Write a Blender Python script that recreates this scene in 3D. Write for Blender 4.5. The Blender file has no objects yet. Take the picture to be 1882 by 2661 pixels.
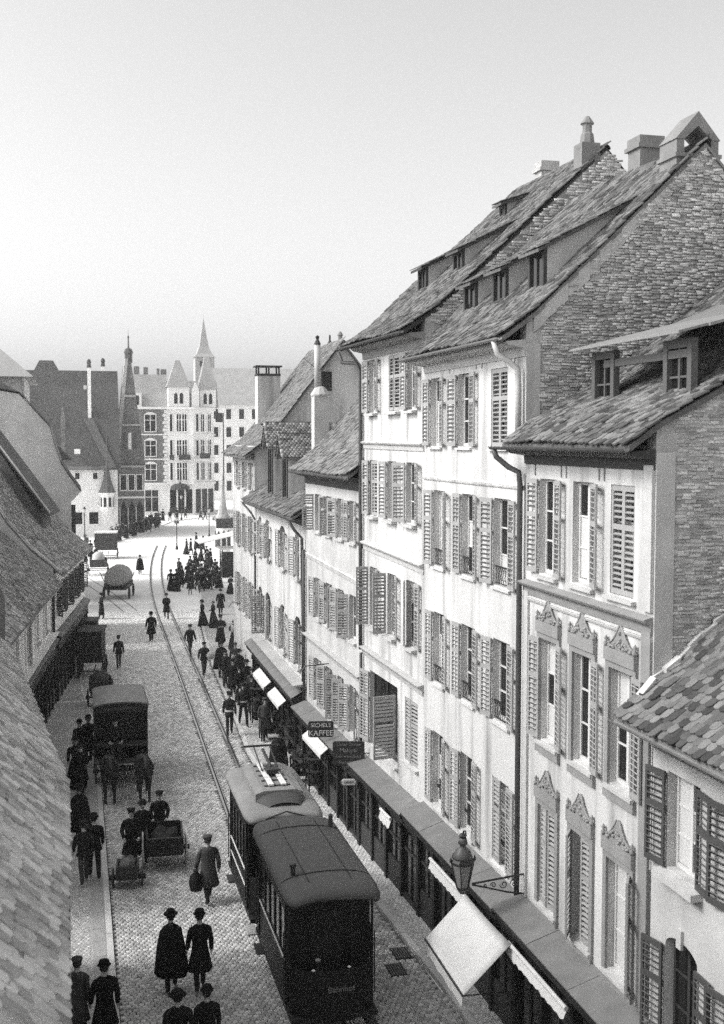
import bpy, bmesh, math, random
import numpy as np
from mathutils import Vector, Matrix
random.seed(7); rng = np.random.default_rng(7)
R = math.radians
scene = bpy.context.scene
C = scene.collection

# ------------------------------------------------------------------ camera
CAMP = Vector((0, 0, 12.3)); YAW = R(14.207); PITCH = R(3.595)
cam_d = bpy.data.cameras.new('camera'); cam = bpy.data.objects.new('camera', cam_d); C.objects.link(cam)
cam.location = CAMP; cam.rotation_euler = (math.pi/2 - PITCH, 0, -YAW)
cam_d.sensor_fit = 'HORIZONTAL'; cam_d.sensor_width = 36; cam_d.lens = 36*3000/1882
cam_d.dof.use_dof = True; cam_d.dof.focus_distance = 38; cam_d.dof.aperture_fstop = 2.8
cam_d.clip_start = 0.2; cam_d.clip_end = 5000
scene.camera = cam
# ------------------------------------------------------------------ sky and sun
SUN_EL, SUN_AZ = R(40), R(-85)          # azimuth clockwise from +Y
w = bpy.data.worlds.new('World'); scene.world = w; w.use_nodes = True
nt = w.node_tree; nt.nodes.clear()
sky = nt.nodes.new('ShaderNodeTexSky'); sky.sky_type = 'NISHITA'; sky.sun_disc = False
sky.sun_elevation = SUN_EL; sky.sun_rotation = SUN_AZ % (2*math.pi)
sky.dust_density = 4.0; sky.ozone_density = 1.0; sky.air_density = 1.0
bw = nt.nodes.new('ShaderNodeRGBToBW'); bg = nt.nodes.new('ShaderNodeBackground'); wo = nt.nodes.new('ShaderNodeOutputWorld')
nt.links.new(sky.outputs[0], bw.inputs[0]); nt.links.new(bw.outputs[0], bg.inputs[0]); nt.links.new(bg.outputs[0], wo.inputs[0])
bg.inputs[1].default_value = 0.14
sd = bpy.data.lights.new('sun', 'SUN'); so = bpy.data.objects.new('sun', sd); C.objects.link(so)
sd.energy = 0.7; sd.angle = R(14.0); sd.color = (1, .985, .96)
tosun = Vector((math.sin(SUN_AZ)*math.cos(SUN_EL), math.cos(SUN_AZ)*math.cos(SUN_EL), math.sin(SUN_EL)))
so.rotation_euler = tosun.to_track_quat('Z', 'Y').to_euler(); so.location = (-40, 40, 60)
vs = scene.view_settings; vs.view_transform = 'Standard'; vs.look = 'None'; vs.gamma = 1; vs.use_curve_mapping = False
vs.exposure = 1.3
scene.cycles.max_bounces = 6; scene.cycles.volume_bounces = 0
scene.cycles.use_denoising = False

# ------------------------------------------------------------------ materials (procedural, grey print)
MATS = {}
def mk(name, v, var=.12, scale=2.0, rough=.85, bump=0., bscale=25., rnd=0., metal=0., streak=0., spec=.3, speck=0., stretch=None):
    m = bpy.data.materials.new(name); m.use_nodes = True
    n = m.node_tree.nodes; l = m.node_tree.links; n.clear()
    o = n.new('ShaderNodeOutputMaterial'); p = n.new('ShaderNodeBsdfPrincipled'); l.new(p.outputs[0], o.inputs[0])
    p.inputs['Roughness'].default_value = rough; p.inputs['Metallic'].default_value = metal
    p.inputs['Specular IOR Level'].default_value = spec
    geo = n.new('ShaderNodeNewGeometry')
    pos = geo.outputs['Position']
    def math_(op, a, b=None):
        k = n.new('ShaderNodeMath'); k.operation = op
        for i, x in enumerate((a, b)):
            if x is None: continue
            if hasattr(x, 'links'): l.new(x, k.inputs[i])
            else: k.inputs[i].default_value = x
        return k.outputs[0]
    def noise(sc, detail=5, st=None):
        t = n.new('ShaderNodeTexNoise'); t.inputs['Scale'].default_value = sc; t.inputs['Detail'].default_value = detail
        if st:
            mp = n.new('ShaderNodeMapping'); mp.inputs['Scale'].default_value = st; l.new(pos, mp.inputs[0]); l.new(mp.outputs[0], t.inputs['Vector'])
        else: l.new(pos, t.inputs['Vector'])
        return t.outputs[0]
    val = math_('ADD', math_('MULTIPLY', math_('SUBTRACT', noise(scale, 6, stretch), .5), 2*var*v*1.6), v)
    if speck:
        val = math_('ADD', val, math_('MULTIPLY', math_('SUBTRACT', noise(scale*14, 3), .5), speck*v*2))
    if rnd:
        oi = n.new('ShaderNodeObjectInfo')
        r = math_('FRACT', math_('ADD', oi.outputs['Random'], geo.outputs['Random Per Island']))
        val = math_('MULTIPLY', val, math_('ADD', math_('MULTIPLY', r, 2*rnd), 1-rnd))
    if streak:
        s = noise(1.0, 6, (2.2, 2.2, .22))
        s = math_('MULTIPLY', math_('MAXIMUM', math_('SUBTRACT', s, .5), 0), streak*5)
        val = math_('MULTIPLY', val, math_('SUBTRACT', 1, math_('MINIMUM', s, .7)))
    val = math_('MAXIMUM', val, .004)
    cb = n.new('ShaderNodeCombineColor')
    for i, k in enumerate((1, .995, .985)): l.new(math_('MULTIPLY', val, k), cb.inputs[i])
    l.new(cb.outputs[0], p.inputs['Base Color'])
    if bump:
        b = n.new('ShaderNodeBump'); b.inputs['Strength'].default_value = min(1, bump); b.inputs['Distance'].default_value = .02*max(1, bump)
        l.new(noise(bscale, 6), b.inputs['Height']); l.new(b.outputs[0], p.inputs['Normal'])
    MATS[name] = m; return m
mk('plaster_white', 0.52, .16, .55, .9, .4, 12, streak=.42, speck=.09)
mk('plaster_old', 0.44, .16, 1.6, .92, .35, 14, streak=.16, speck=.08)
mk('plaster_grey', 0.44, .16, 1.2, .95, .5, 16, speck=.12, streak=.1)
mk('plaster_dim', 0.18, .25, 2.5, .95, .8, 9, speck=.2)
mk('mortar', 0.38, .3, 4, .95, .9, 22, speck=.25)
mk('brick', 0.46, .3, 3, .92, .8, 40, rnd=.38, speck=.3)
mk('tile', .11, .3, 1.2, .85, .5, 45, rnd=.72, speck=.3)
mk('tile_dark', 0.07, .25, 2.2, .85, .4, 45, rnd=.5, speck=.2)
mk('tile_pale', 0.16, .22, 2.2, .85, .4, 45, rnd=.45, speck=.2)
mk('tile_moss', 0.44, .22, 2.2, .85, .4, 45, rnd=.4, speck=.2)
mk('slate_far', 0.07, .3, .35, .85, .9, 2.2, speck=.6)
mk('slate_mid', 0.12, .3, .5, .85, .9, 2.2, speck=.6)
mk('roof_pale', 0.34, .15, .8, .85, .3, 3, speck=.2)
mk('stone', 0.36, .14, 5, .85, .35, 30, speck=.1)
mk('stone_trim', 0.24, .14, 5, .85, .3, 30, streak=.1, speck=.08)
mk('sill', 0.44, .12, 5, .85, .3, 30, streak=.1)
mk('paint_white', 0.55, .06, 6, .6, .1, 40)
mk('shutter', 0.31, .08, 5, .65, .1, 60, streak=.08)
mk('shutter_dark', 0.06, .12, 5, .6, .1, 60)
mk('glass', .01, .0, 1, .08, .03, 3, spec=.35)
mk('curtain', .5, .2, 9, .8, .2, 20, stretch=(9, 9, .6))
mk('iron', .02, .2, 9, .5, .1, 40, spec=.4)
mk('zinc', 0.16, .2, 3, .5, .2, 12, speck=.1, spec=.4)
mk('ledge_metal', .16, .25, 2, .6, .3, 10, speck=.2, spec=.3)
mk('lamp_metal', .07, .25, 6, .5, .1, 20, spec=.4)
mk('lamp_glass', .2, .2, 6, .3, 0, spec=.4)
mk('zinc_pale', 0.42, .12, 4, .5, .1, 12, spec=.4)
mk('pipe_dark', .06, .2, 4, .5)
mk('wood_dark', .035, .25, 7, .6, .2, 30, spec=.35)
mk('wood_black', .014, .25, 5, .6, .1, 30, spec=.3)
mk('wood_grey', 0.085, .25, 5, .85, .4, 30, stretch=(1, 6, 6), speck=.1)
mk('wood_pale', 0.2, .3, 5, .85, .4, 30, stretch=(1, 6, 6), speck=.15)
mk('limewash', .8, .1, .8, .9, .3, 14, streak=.15, speck=.06)
mk('tile_left', .27, .3, 1.2, .85, .5, 45, rnd=.6, speck=.3)
mk('canvas_mid', .3, .15, 3, .95, .3, 30)
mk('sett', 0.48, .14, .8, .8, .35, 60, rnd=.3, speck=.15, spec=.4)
mk('sett_sunlit', .68, .12, .7, .85, .35, 60, rnd=.2, speck=.12)  # lighter copy of the sett colour, with the far street's sunlight painted in
mk('road_bed', 0.13, .2, 6, .95, .5, 60, speck=.2)
mk('pavement', 0.42, .16, .9, .9, .5, 70, speck=.15)
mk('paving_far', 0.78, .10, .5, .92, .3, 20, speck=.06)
mk('kerb', 0.56, .14, 2, .85, .3, 30, rnd=.15, speck=.1)
mk('rail', .45, .12, 6, .28, 0, metal=.75, spec=.5)
mk('groove', .02, .1, 9, .9)
mk('cloth_black', .012, .3, 7, .95, .2, 40, spec=.15)
mk('cloth_dark', .022, .3, 7, .95, .2, 40, spec=.15)
mk('cloth_mid', .06, .3, 7, .95, .2, 40, spec=.15)
mk('cloth_pale', .5, .1, 7, .95, .2, 40, spec=.15)
mk('skin', .38, .08, 9, .6)
mk('hair', .02, .2, 20, .6)
mk('hide', .022, .3, 4, .6, .1, 30)
mk('canvas', 0.56, .06, 3, .95, .2, 30, speck=.05)
mk('canvas_grey', 0.13, .15, 3, .95, .3, 30)
mk('tram_roof', 0.056, .14, 1.3, .7, .15, 25, speck=.06)
mk('tram_roof_pale', 0.2, .2, 1.8, .6, .15, 25, speck=.08)
mk('tram_paint', .011, .2, 3, .5, .05, 20, spec=.2)
mk('lettering', .62, .05, 9, .7)
mk('lettering_dim', .20, .1, 9, .7)
mk('sign_dark', .03, .2, 6, .6)
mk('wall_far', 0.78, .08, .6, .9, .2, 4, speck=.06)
mk('brick_far', 0.17, .1, 2, .9, .2, 6, speck=.12)
mk('foliage', .05, .3, 4, .8)
M = MATS

# ------------------------------------------------------------------ mesh helpers
class MB:
    def __init__(s): s.v = []; s.f = []; s.m = []
    def add(s, vs, fs, mi=0):
        b = len(s.v); s.v += [tuple(x) for x in vs]
        s.f += [tuple(b+i for i in f) for f in fs]; s.m += [mi]*len(fs); return s
    def box(s, lo, hi, T=None, mi=0):
        x0, y0, z0 = lo; x1, y1, z1 = hi
        v = [(x0,y0,z0),(x1,y0,z0),(x1,y1,z0),(x0,y1,z0),(x0,y0,z1),(x1,y0,z1),(x1,y1,z1),(x0,y1,z1)]
        if T: v = [T(*p) for p in v]
        return s.add(v, [(0,3,2,1),(4,5,6,7),(0,1,5,4),(1,2,6,5),(2,3,7,6),(3,0,4,7)], mi)
    def prism(s, poly, d0, d1, T, mi=0):         # poly in (a,b), extruded along third axis; T(a,d,b)
        n = len(poly)
        v = [T(a, d0, b) for a, b in poly] + [T(a, d1, b) for a, b in poly]
        return s.add(v, [tuple(range(n-1, -1, -1)), tuple(range(n, 2*n))] + [(i, (i+1) % n, n+(i+1) % n, n+i) for i in range(n)], mi)
    def loft(s, rings, cap=True, mi=0, closed=True):
        n = len(rings[0]); v = [p for r in rings for p in r]; f = []
        for k in range(len(rings)-1):
            for i in range(n if closed else n-1):
                j = (i+1) % n; f.append((k*n+i, k*n+j, (k+1)*n+j, (k+1)*n+i))
        if cap: f += [tuple(range(n-1, -1, -1)), tuple((len(rings)-1)*n+i for i in range(n))]
        return s.add(v, f, mi)
    def tube(s, path, r, n=8, mi=0, cap=True):
        P = [Vector(p) for p in path]; rs = r if isinstance(r, (list, tuple)) else [r]*len(P); rings = []
        ref = None
        for i, p in enumerate(P):
            d = (P[min(i+1, len(P)-1)] - P[max(i-1, 0)]).normalized()
            if ref is None: ref = d.orthogonal().normalized()
            a = (ref - d*ref.dot(d))
            a = a.normalized() if a.length > 1e-6 else d.orthogonal().normalized(); ref = a; b = d.cross(a)
            rings.append([p + (a*math.cos(2*math.pi*k/n) + b*math.sin(2*math.pi*k/n))*rs[i] for k in range(n)])
        return s.loft(rings, cap, mi)
    def lathe(s, prof, c=(0,0,0), n=12, mi=0, sx=1, sy=1, a0=0):   # prof [(r,z)]
        rings = [[(c[0]+sx*r*math.cos(a0+2*math.pi*k/n), c[1]+sy*r*math.sin(a0+2*math.pi*k/n), c[2]+z) for k in range(n)] for r, z in prof]
        return s.loft(rings, True, mi)
    def mesh(s, name, mats, smooth=False):
        me = bpy.data.meshes.new(name); me.from_pydata(s.v, [], s.f)
        for m in (mats if isinstance(mats, (list, tuple)) else [mats]): me.materials.append(M[m] if isinstance(m, str) else m)
        if any(s.m): me.polygons.foreach_set('material_index', s.m)
        if smooth: me.polygons.foreach_set('use_smooth', [True]*len(me.polygons))
        me.update(); return me
def obj(name, data, parent=None, mat=None, kind=None, keep=False):
    o = bpy.data.objects.new(name, data); C.objects.link(o)
    if parent is not None:
        o.parent = parent
        if parent.type == 'EMPTY' and not keep: o.matrix_parent_inverse = parent.matrix_basis.inverted()
    if mat is not None: o.matrix_basis = mat
    if kind: o['kind'] = kind
    return o
def build(mb, name, mats, parent=None, smooth=False, kind=None, keep=False, fixn=False):
    me = mb.mesh(name, mats, smooth)
    if fixn:
        b = bmesh.new(); b.from_mesh(me); bmesh.ops.recalc_face_normals(b, faces=b.faces); b.to_mesh(me); b.free()
    return obj(name, me, parent, None, kind, keep)
def tag(o, label, cat, group=None):
    o['label'] = label; o['category'] = cat
    if group: o['group'] = group
    return o
def thing(name, label, cat, loc=(0,0,0), group=None, rz=0):
    o = bpy.data.objects.new(name, None); C.objects.link(o); o.empty_display_size = .3
    o.matrix_basis = Matrix.Translation(loc) @ Matrix.Rotation(rz, 4, 'Z')
    return tag(o, label, cat, group)
def structure(o): o['kind'] = 'structure'; return o
def copy_tree(o, mat, label=None, group=None):
    c = o.copy(); C.objects.link(c); c.matrix_basis = mat
    if label: c['label'] = label
    if group: c['group'] = group
    elif 'group' in c: del c['group']
    def rec(src, dst):
        for ch in src.children:
            k = ch.copy(); C.objects.link(k); k.parent = dst; rec(ch, k)
    rec(o, c); return c
# camera basis for deciding which pieces show largest
_F = np.array([math.sin(YAW)*math.cos(PITCH), math.cos(YAW)*math.cos(PITCH), -math.sin(PITCH)])
_Rt = np.array([math.cos(YAW), -math.sin(YAW), 0.]); _U = np.cross(_Rt, _F)
def show_order(P):
    d = P - np.array(CAMP); z = d @ _F; x = d @ _Rt/np.maximum(z, .1)*3000; y = d @ _U/np.maximum(z, .1)*3000
    inside = (z > .5) & (abs(x) < 941) & (abs(y) < 1330)
    return np.argsort(np.where(inside, z, z+1e4))
def inst_mesh(name, tv, tf, Ms, mat):
    tv = np.asarray(tv, float); N = len(Ms); n = len(tv)
    V = np.einsum('kij,vj->kvi', Ms[:, :3, :3], tv) + Ms[:, None, :3, 3]
    me = bpy.data.meshes.new(name); me.vertices.add(N*n); me.vertices.foreach_set('co', V.reshape(-1).astype(np.float32))
    fl = np.concatenate([np.array(f) for f in tf]); tot = np.array([len(f) for f in tf]); L = len(fl)
    loops = (fl[None] + (np.arange(N)*n)[:, None]).reshape(-1)
    me.loops.add(N*L); me.loops.foreach_set('vertex_index', loops.astype(np.int32))
    me.polygons.add(N*len(tot)); st = np.concatenate([[0], np.cumsum(tot)[:-1]])
    me.polygons.foreach_set('loop_start', (st[None] + (np.arange(N)*L)[:, None]).reshape(-1).astype(np.int32))
    me.update(calc_edges=True); me.validate(); me.materials.append(M[mat]); return me
def scatter(parent, piece, rest, tv, tf, Ms, mat, nparts=300):
    """nearest pieces as objects that share one mesh, all others joined"""
    if not len(Ms): return
    o = show_order(Ms[:, :3, 3]); Ms = Ms[o]
    pm = MB().add(tv, tf).mesh(piece, mat)
    for m in Ms[:nparts]: obj(piece, pm, parent, Matrix(m.tolist()))
    if len(Ms) > nparts:
        obj(rest, inst_mesh(rest, tv, tf, Ms[nparts:], mat), parent, kind='stuff')
def frames(P, X, Y, Z):
    Ms = np.zeros((len(P), 4, 4)); Ms[:, :3, 0] = X; Ms[:, :3, 1] = Y; Ms[:, :3, 2] = Z; Ms[:, :3, 3] = P; Ms[:, 3, 3] = 1; return Ms
TILE_V = [(-.49,.20,.0),(-.36,.06,.0),(0,0,.0),(.36,.06,.0),(.49,.20,.0),(.49,1,0),(-.49,1,0)]
TILE_V = [(x, y, 1.) for x, y, z in TILE_V] + [(x, y, 0.) for x, y, z in TILE_V]
TILE_F = [(0,1,2,3,4,5,6)] + [(i, 7+i, 8+i, i+1) for i in range(5)] + [(6, 13, 7, 0)]
def tiles(roof, O, U, V, W, L, mat='tile', clip=None, tw=.18, te=.15, nparts=300, thick=.03, jit=1.7, s0=0.):
    O, U, V = (np.array(a, float) for a in (O, U, V)); N = np.cross(U, V); N /= np.linalg.norm(N)
    if N[2] < 0: N = -N
    pts = []
    for r in range(int(L/te)+1):
        off = (r % 2)*.5*tw
        for k in range(-1, int(W/tw)+2):
            s = s0 + off + (k+.5)*tw; t = r*te
            if s < s0 or s > s0+W or t > L: continue
            if clip and not clip(s, t): continue
            pts.append((s, t))
    if not pts: return
    pts = np.array(pts); n = len(pts); j = rng.normal(0, 1, (n, 5))*jit
    P = O + np.outer(pts[:, 0]+j[:, 0]*.006, U) + np.outer(pts[:, 1]-.03+j[:, 1]*.008, V) + np.outer(.012+abs(j[:, 2])*.004, N)
    P = P + np.outer(.03*(1+np.sin(1.3*pts[:, 0]+O[1])*np.sin(1.1*pts[:, 1]+O[0])), N)
    a = .075 + j[:, 3]*.02; b = j[:, 4]*.025
    ya = V*np.cos(a)[:, None] - N*np.sin(a)[:, None]; xa = U*np.cos(b)[:, None] + np.cross(N, U)*np.sin(b)[:, None]
    za = np.cross(xa, ya); za *= np.sign(za @ N)[:, None]
    P = P + np.outer(np.sin(a)*te*1.75, N)
    Ms = frames(P, xa*tw*.985, ya*te*1.85, za*thick)
    tf = TILE_F
    if np.dot(np.cross(xa[0], ya[0]), za[0]) < 0: tf = [f[::-1] for f in TILE_F]
    scatter(roof, 'tile', 'tiles', TILE_V, tf, Ms, mat, nparts)
BRICK_V = [(-.5,0,-.5),(.5,0,-.5),(.5,0,.5),(-.5,0,.5),(-.46,1,-.4),(.46,1,-.4),(.46,1,.4),(-.46,1,.4)]
BRICK_F = [(4,5,6,7),(0,1,5,4),(1,2,6,5),(2,3,7,6),(3,0,4,7)]
def bricks(wall, O, U, Nn, W, z0, z1, clip, mat='brick', bl=.25, bh=.085, nparts=300, rough=1.):
    O, U, Nn = (np.array(a, float) for a in (O, U, Nn)); Zv = np.array((0, 0, 1.)); pts = []
    for r in range(int((z1-z0)/bh)):
        x = -random.random()*bl
        while x < W:
            l = bl*random.choice((.5, .8, 1, 1, 1.15)); z = z0+(r+.5)*bh
            if clip(x+l/2, z): pts.append((x+l/2, z, l-.012))
            x += l
    pts = np.array(pts); n = len(pts); k = rng.random((n, 4))
    pts = pts[k[:, 3] > .04*rough]; n = len(pts); k = rng.random((n, 4)); g = rng.normal(0, 1, (n, 2))*rough
    P = O + np.outer(pts[:, 0], U) + np.outer(pts[:, 1]+g[:, 0]*.005, Zv)
    ang = g[:, 1]*.025
    xa = U*np.cos(ang)[:, None] + Zv*np.sin(ang)[:, None]; za = np.cross(xa, Nn)
    hh = bh*(.72+.22*k[:, 1])
    Ms = frames(P, xa*pts[:, 2:3], Nn[None]*(.006+.017*rough*k[:, 0]**1.5)[:, None], za*hh[:, None])
    tf = BRICK_F if np.dot(np.cross(U, Nn), za[0]) > 0 else [f[::-1] for f in BRICK_F]
    tf2 = [f[::-1] for f in BRICK_F] if tf is BRICK_F else BRICK_F
    scatter(wall, 'brick', 'bricks', BRICK_V, tf2 if False else tf, Ms, mat, nparts)
def text_mesh(s, size, mat, depth=.004):
    c = bpy.data.curves.new('lettering', 'FONT'); c.body = s; c.size = size; c.align_x = 'CENTER'; c.align_y = 'CENTER'; c.extrude = depth
    c.resolution_u = 3
    o = bpy.data.objects.new('lettering', c); C.objects.link(o); bpy.context.view_layer.update()
    me = bpy.data.meshes.new_from_object(o.evaluated_get(bpy.context.evaluated_depsgraph_get()))
    bpy.data.objects.remove(o); me.materials.clear(); me.materials.append(M[mat]); return me
class Fr:                                   # a facade line in plan: s along it, o outwards, z up
    def __init__(s, A, B, side=1):
        s.A = Vector(A); s.B = Vector(B); d = s.B-s.A; s.len = d.length; s.u = d/s.len
        s.n = Vector((-s.u.y, s.u.x))*side; s.side = side
    def pt(s, a, o, z): p = s.A + s.u*a + s.n*o; return (p.x, p.y, z)
    def dir(s, a, o, z=0): v = s.u*a + s.n*o; return (v.x, v.y, z)

# ------------------------------------------------------------------ house elements
def wall_with_openings(fr, s0, s1, z0, z1, ops, depth=.18, arched=()):
    mb = MB(); S = sorted({s0, s1} | {round(x, 4) for o in ops for x in o[:2]}); Z = sorted({z0, z1} | {round(x, 4) for o in ops for x in o[2:4]})
    idx = {}
    def vi(a, b):
        k = (a, b)
        if k not in idx: idx[k] = len(mb.v); mb.v.append(fr.pt(a, 0, b))
        return idx[k]
    for i in range(len(S)-1):
        for j in range(len(Z)-1):
            a, b = (S[i]+S[i+1])/2, (Z[j]+Z[j+1])/2
            if any(o[0] < a < o[1] and o[2] < b < o[3] for o in ops): continue
            mb.f.append((vi(S[i], Z[j]), vi(S[i], Z[j+1]), vi(S[i+1], Z[j+1]), vi(S[i+1], Z[j]))); mb.m.append(0)
    for k, (a, b, c, d) in enumerate(o[:4] for o in ops):
        q = [(a, c), (b, c), (b, d), (a, d)]
        for i in range(4):
            p, r = q[i], q[(i+1) % 4]
            mb.add([fr.pt(p[0], 0, p[1]), fr.pt(r[0], 0, r[1]), fr.pt(r[0], -depth, r[1]), fr.pt(p[0], -depth, p[1])], [(0, 1, 2, 3)])
        if k in arched:
            h = (b-a)*.22; n = 6
            for sgn in (0, 1):
                pts = [(a, d), (a, d-h)] + [(a+(b-a)/2*(1-math.cos(i/n*math.pi/2)), d-h+h*math.sin(i/n*math.pi/2)) for i in range(1, n+1)]
                if sgn: pts = [(a+b-x, y) for x, y in pts][::-1]
                mb.prism(pts, -.004, -depth+.02, fr.pt)
    return mb
def window(house, fr, s0, s1, z0, z1, rows=3, depth=.16, curtain=0, fmat='paint_white', name='window', fw=.055):
    mb = MB(); T = fr.pt; o0, o1 = -depth, -depth+.05; e = .004
    a, b, c, d = s0+e, s1-e, z0+e, z1-e; mid = (a+b)/2
    mb.box((a, o0, c), (a+fw, o1, d), T); mb.box((b-fw, o0, c), (b, o1, d), T)
    mb.box((a+fw, o0, c), (b-fw, o1, c+fw*1.3), T); mb.box((a+fw, o0, d-fw), (b-fw, o1, d), T)
    mb.box((mid-fw*.7, o0, c+fw*1.3), (mid+fw*.7, o1+.008, d-fw), T)
    zs = [c+fw*1.3 + (d-fw-c-fw*1.3)*k/rows for k in range(rows+1)]
    for z in zs[1:-1]:
        mb.box((a+fw, o0+.008, z-.016), (mid-fw*.7, o1-.008, z+.016), T); mb.box((mid+fw*.7, o0+.008, z-.016), (b-fw, o1-.008, z+.016), T)
    w_ = build(mb, name, fmat, house)
    for k in range(rows):
        for x0, x1 in ((a+fw, mid-fw*.7), (mid+fw*.7, b-fw)):
            build(MB().box((x0, o0+.012, zs[k]+.016), (x1, o0+.022, zs[k+1]-.016), T), 'pane', 'glass' if random.random() > curtain else 'curtain', w_)
    return w_
def sill(house, fr, s0, s1, z, out=.12, h=.09, mat='sill', over=.08):
    mb = MB(); mb.prism([(-.14, z-.01), (out, z-.035), (out, z-h), (-.002+.004, z-h), (.004, z-.05), (-.14, z-.05)], s0-over, s1+over, lambda a, d, b: fr.pt(d, a, b))
    return build(mb, 'sill', mat, house, fixn=True)
SHC = {}
def shutter(house, fr, hinge, closed_sign, z0, z1, w, ang, single=False, mat='shutter', out=.05, pitch=.088):
    """closed_sign: direction along the facade in which the closed leaf lies; ang 0 shut, ~175 folded back"""
    h = z1-z0; key = (round(w, 2), round(h, 2), mat); st = .052
    n = max(4, int((h-.3)/pitch)); rails = (0, .5+.09*((round(h*100)) % 3-1)*.3)
    midz = h*.62
    zs = [z for z in (.1+(h-.2)*(k+.5)/n for k in range(n)) if abs(z-midz) > .075]
    r = R(ang); u = Vector((*fr.u, 0))*closed_sign; nn = Vector((*fr.n, 0)); X = u*math.cos(r) + nn*math.sin(r); Zv = Vector((0, 0, 1)); Y = Zv.cross(X)
    sg_ = (-1 if Y.dot(nn) > 0 else 1)*(-1.6 if ang > 40 else 1); key += (sg_,)
    dd, tt = (.036, .0075) if ang > 40 else (.028, .006)
    sv = MB().box((-.5, -dd, -tt), (.5, dd, tt)).v
    a = R(27)*sg_; sv = [(x*(w-2*st+.01), y*math.cos(a)-z*math.sin(a), y*math.sin(a)+z*math.cos(a)) for x, y, z in sv]
    sf = MB().box((0,0,0), (1,1,1)).f
    if key not in SHC:
        mb = MB(); t = .019
        mb.box((0, -t, 0), (st, t, h)); mb.box((w-st, -t, 0), (w, t, h))
        mb.box((st, -t, 0), (w-st, t, .09)); mb.box((st, -t, h-.09), (w-st, t, h)); mb.box((st, -t, midz-.045), (w-st, t, midz+.045))
        sl = MB()
        for z in zs: sl.add([(x+w/2, y, zz+z) for x, y, zz in sv], sf)
        SHC[key] = (mb.mesh('shutter', mat), sl.mesh('slats', mat), MB().add(sv, sf).mesh('slat', mat))
    fm, sm, one = SHC[key]
    p = Vector(fr.pt(hinge, out, z0)); m = Matrix((X, Y, Zv)).transposed().to_4x4(); m.translation = p
    s = obj('shutter', fm, house, m)
    if single:
        for z in zs: obj('slat', one, s, Matrix.Translation((w/2, 0, z)))
    else: obj('slats', sm, s, kind='stuff')
    return s
def shutters(house, fr, s0, s1, z0, z1, angs=(174, 174), single=False, mat='shutter', pitch=.088, extra=0):
    w_ = (s1-s0)/2-.008
    for hinge, sg, a in ((s0, 1, angs[0]), (s1, -1, angs[1])):
        if a is None: continue
        a = a + random.uniform(-9, 4) if a > 20 else a
        shutter(house, fr, hinge - sg*.004*(a > 20) + (sg*.008 if a <= 20 else 0), sg, z0+.01, z1-.01+extra, w_, a, single, mat, .05 if a > 20 else -.035, pitch)
def balustrade(house, fr, s0, s1, z, h=.42):
    mb = MB(); T = fr.pt
    mb.box((s0, -.05, z+h-.03), (s1, -.01, z+h), T); mb.box((s0, -.04, z+.04), (s1, -.02, z+.06), T)
    n = int((s1-s0)/.11)
    for k in range(n):
        c = s0+(k+.5)*(s1-s0)/n
        mb.tube([T(c-.045, -.03, z+.06), T(c+.03, -.03, z+h*.45), T(c-.03, -.03, z+h*.7), T(c+.04, -.03, z+h-.03)], .009, 4)
    return build(mb, 'window_guard', 'iron', house)
def course(house, fr, s0, s1, za, zb, out=.1, h=.16, mat='sill', name='string_course'):
    """moulded string course, its ends at heights za, zb (old houses sag)"""
    prof = [(.0, -h), (.03, -h), (.045, -h*.45), (out*.8, -h*.3), (out, -h*.12), (out, -.01), (.0, .03)]
    mb = MB(); mb.loft([[fr.pt(s, o+.002, z+b) for o, b in prof] for s, z in ((s0, za), (s1, zb))])
    return build(mb, name, mat, house, fixn=True)
def shell(house, fr, prof, back, zb=0., near=True, far=True, near_mat='plaster_grey', far_mat='plaster_grey', th=.3, zw=None, near_s=0., far_s=None):
    """gable walls and back wall under a roof profile prof [(d,z)...ridge]"""
    far_s = fr.len if far_s is None else far_s
    top = [(0., prof_z(prof, 0.)-.06)] + [(d, z-.08) for d, z in prof if d > 0] + [(back[0], back[1]-.08)]
    poly = [(0.0, zb)] + top + [(back[0], zb)]
    T = lambda a, d, b: fr.pt(d, -a, b)
    r = {}
    poly2 = [(.004, zb)] + [(max(.004, a), b) for a, b in top] + [(back[0], zb)]
    if near: r['near'] = build(MB().prism(poly2, near_s, near_s+th, T), 'gable_wall', near_mat, house, fixn=True)
    if far: r['far'] = build(MB().prism(poly2, far_s-th, far_s-.003, T), 'gable_wall', far_mat, house, fixn=True)
    r['back'] = build(MB().box((near_s+th, -back[0]+.01, zb), (far_s-th, -back[0]+th, back[1]-.15), fr.pt), 'back_wall', far_mat, house)
    return r
def prof_z(prof, d):
    for (a, za), (b, z2) in zip(prof, prof[1:]):
        if a <= d <= b: return za+(z2-za)*(d-a)/(b-a)
    return prof[-1][1]
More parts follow.
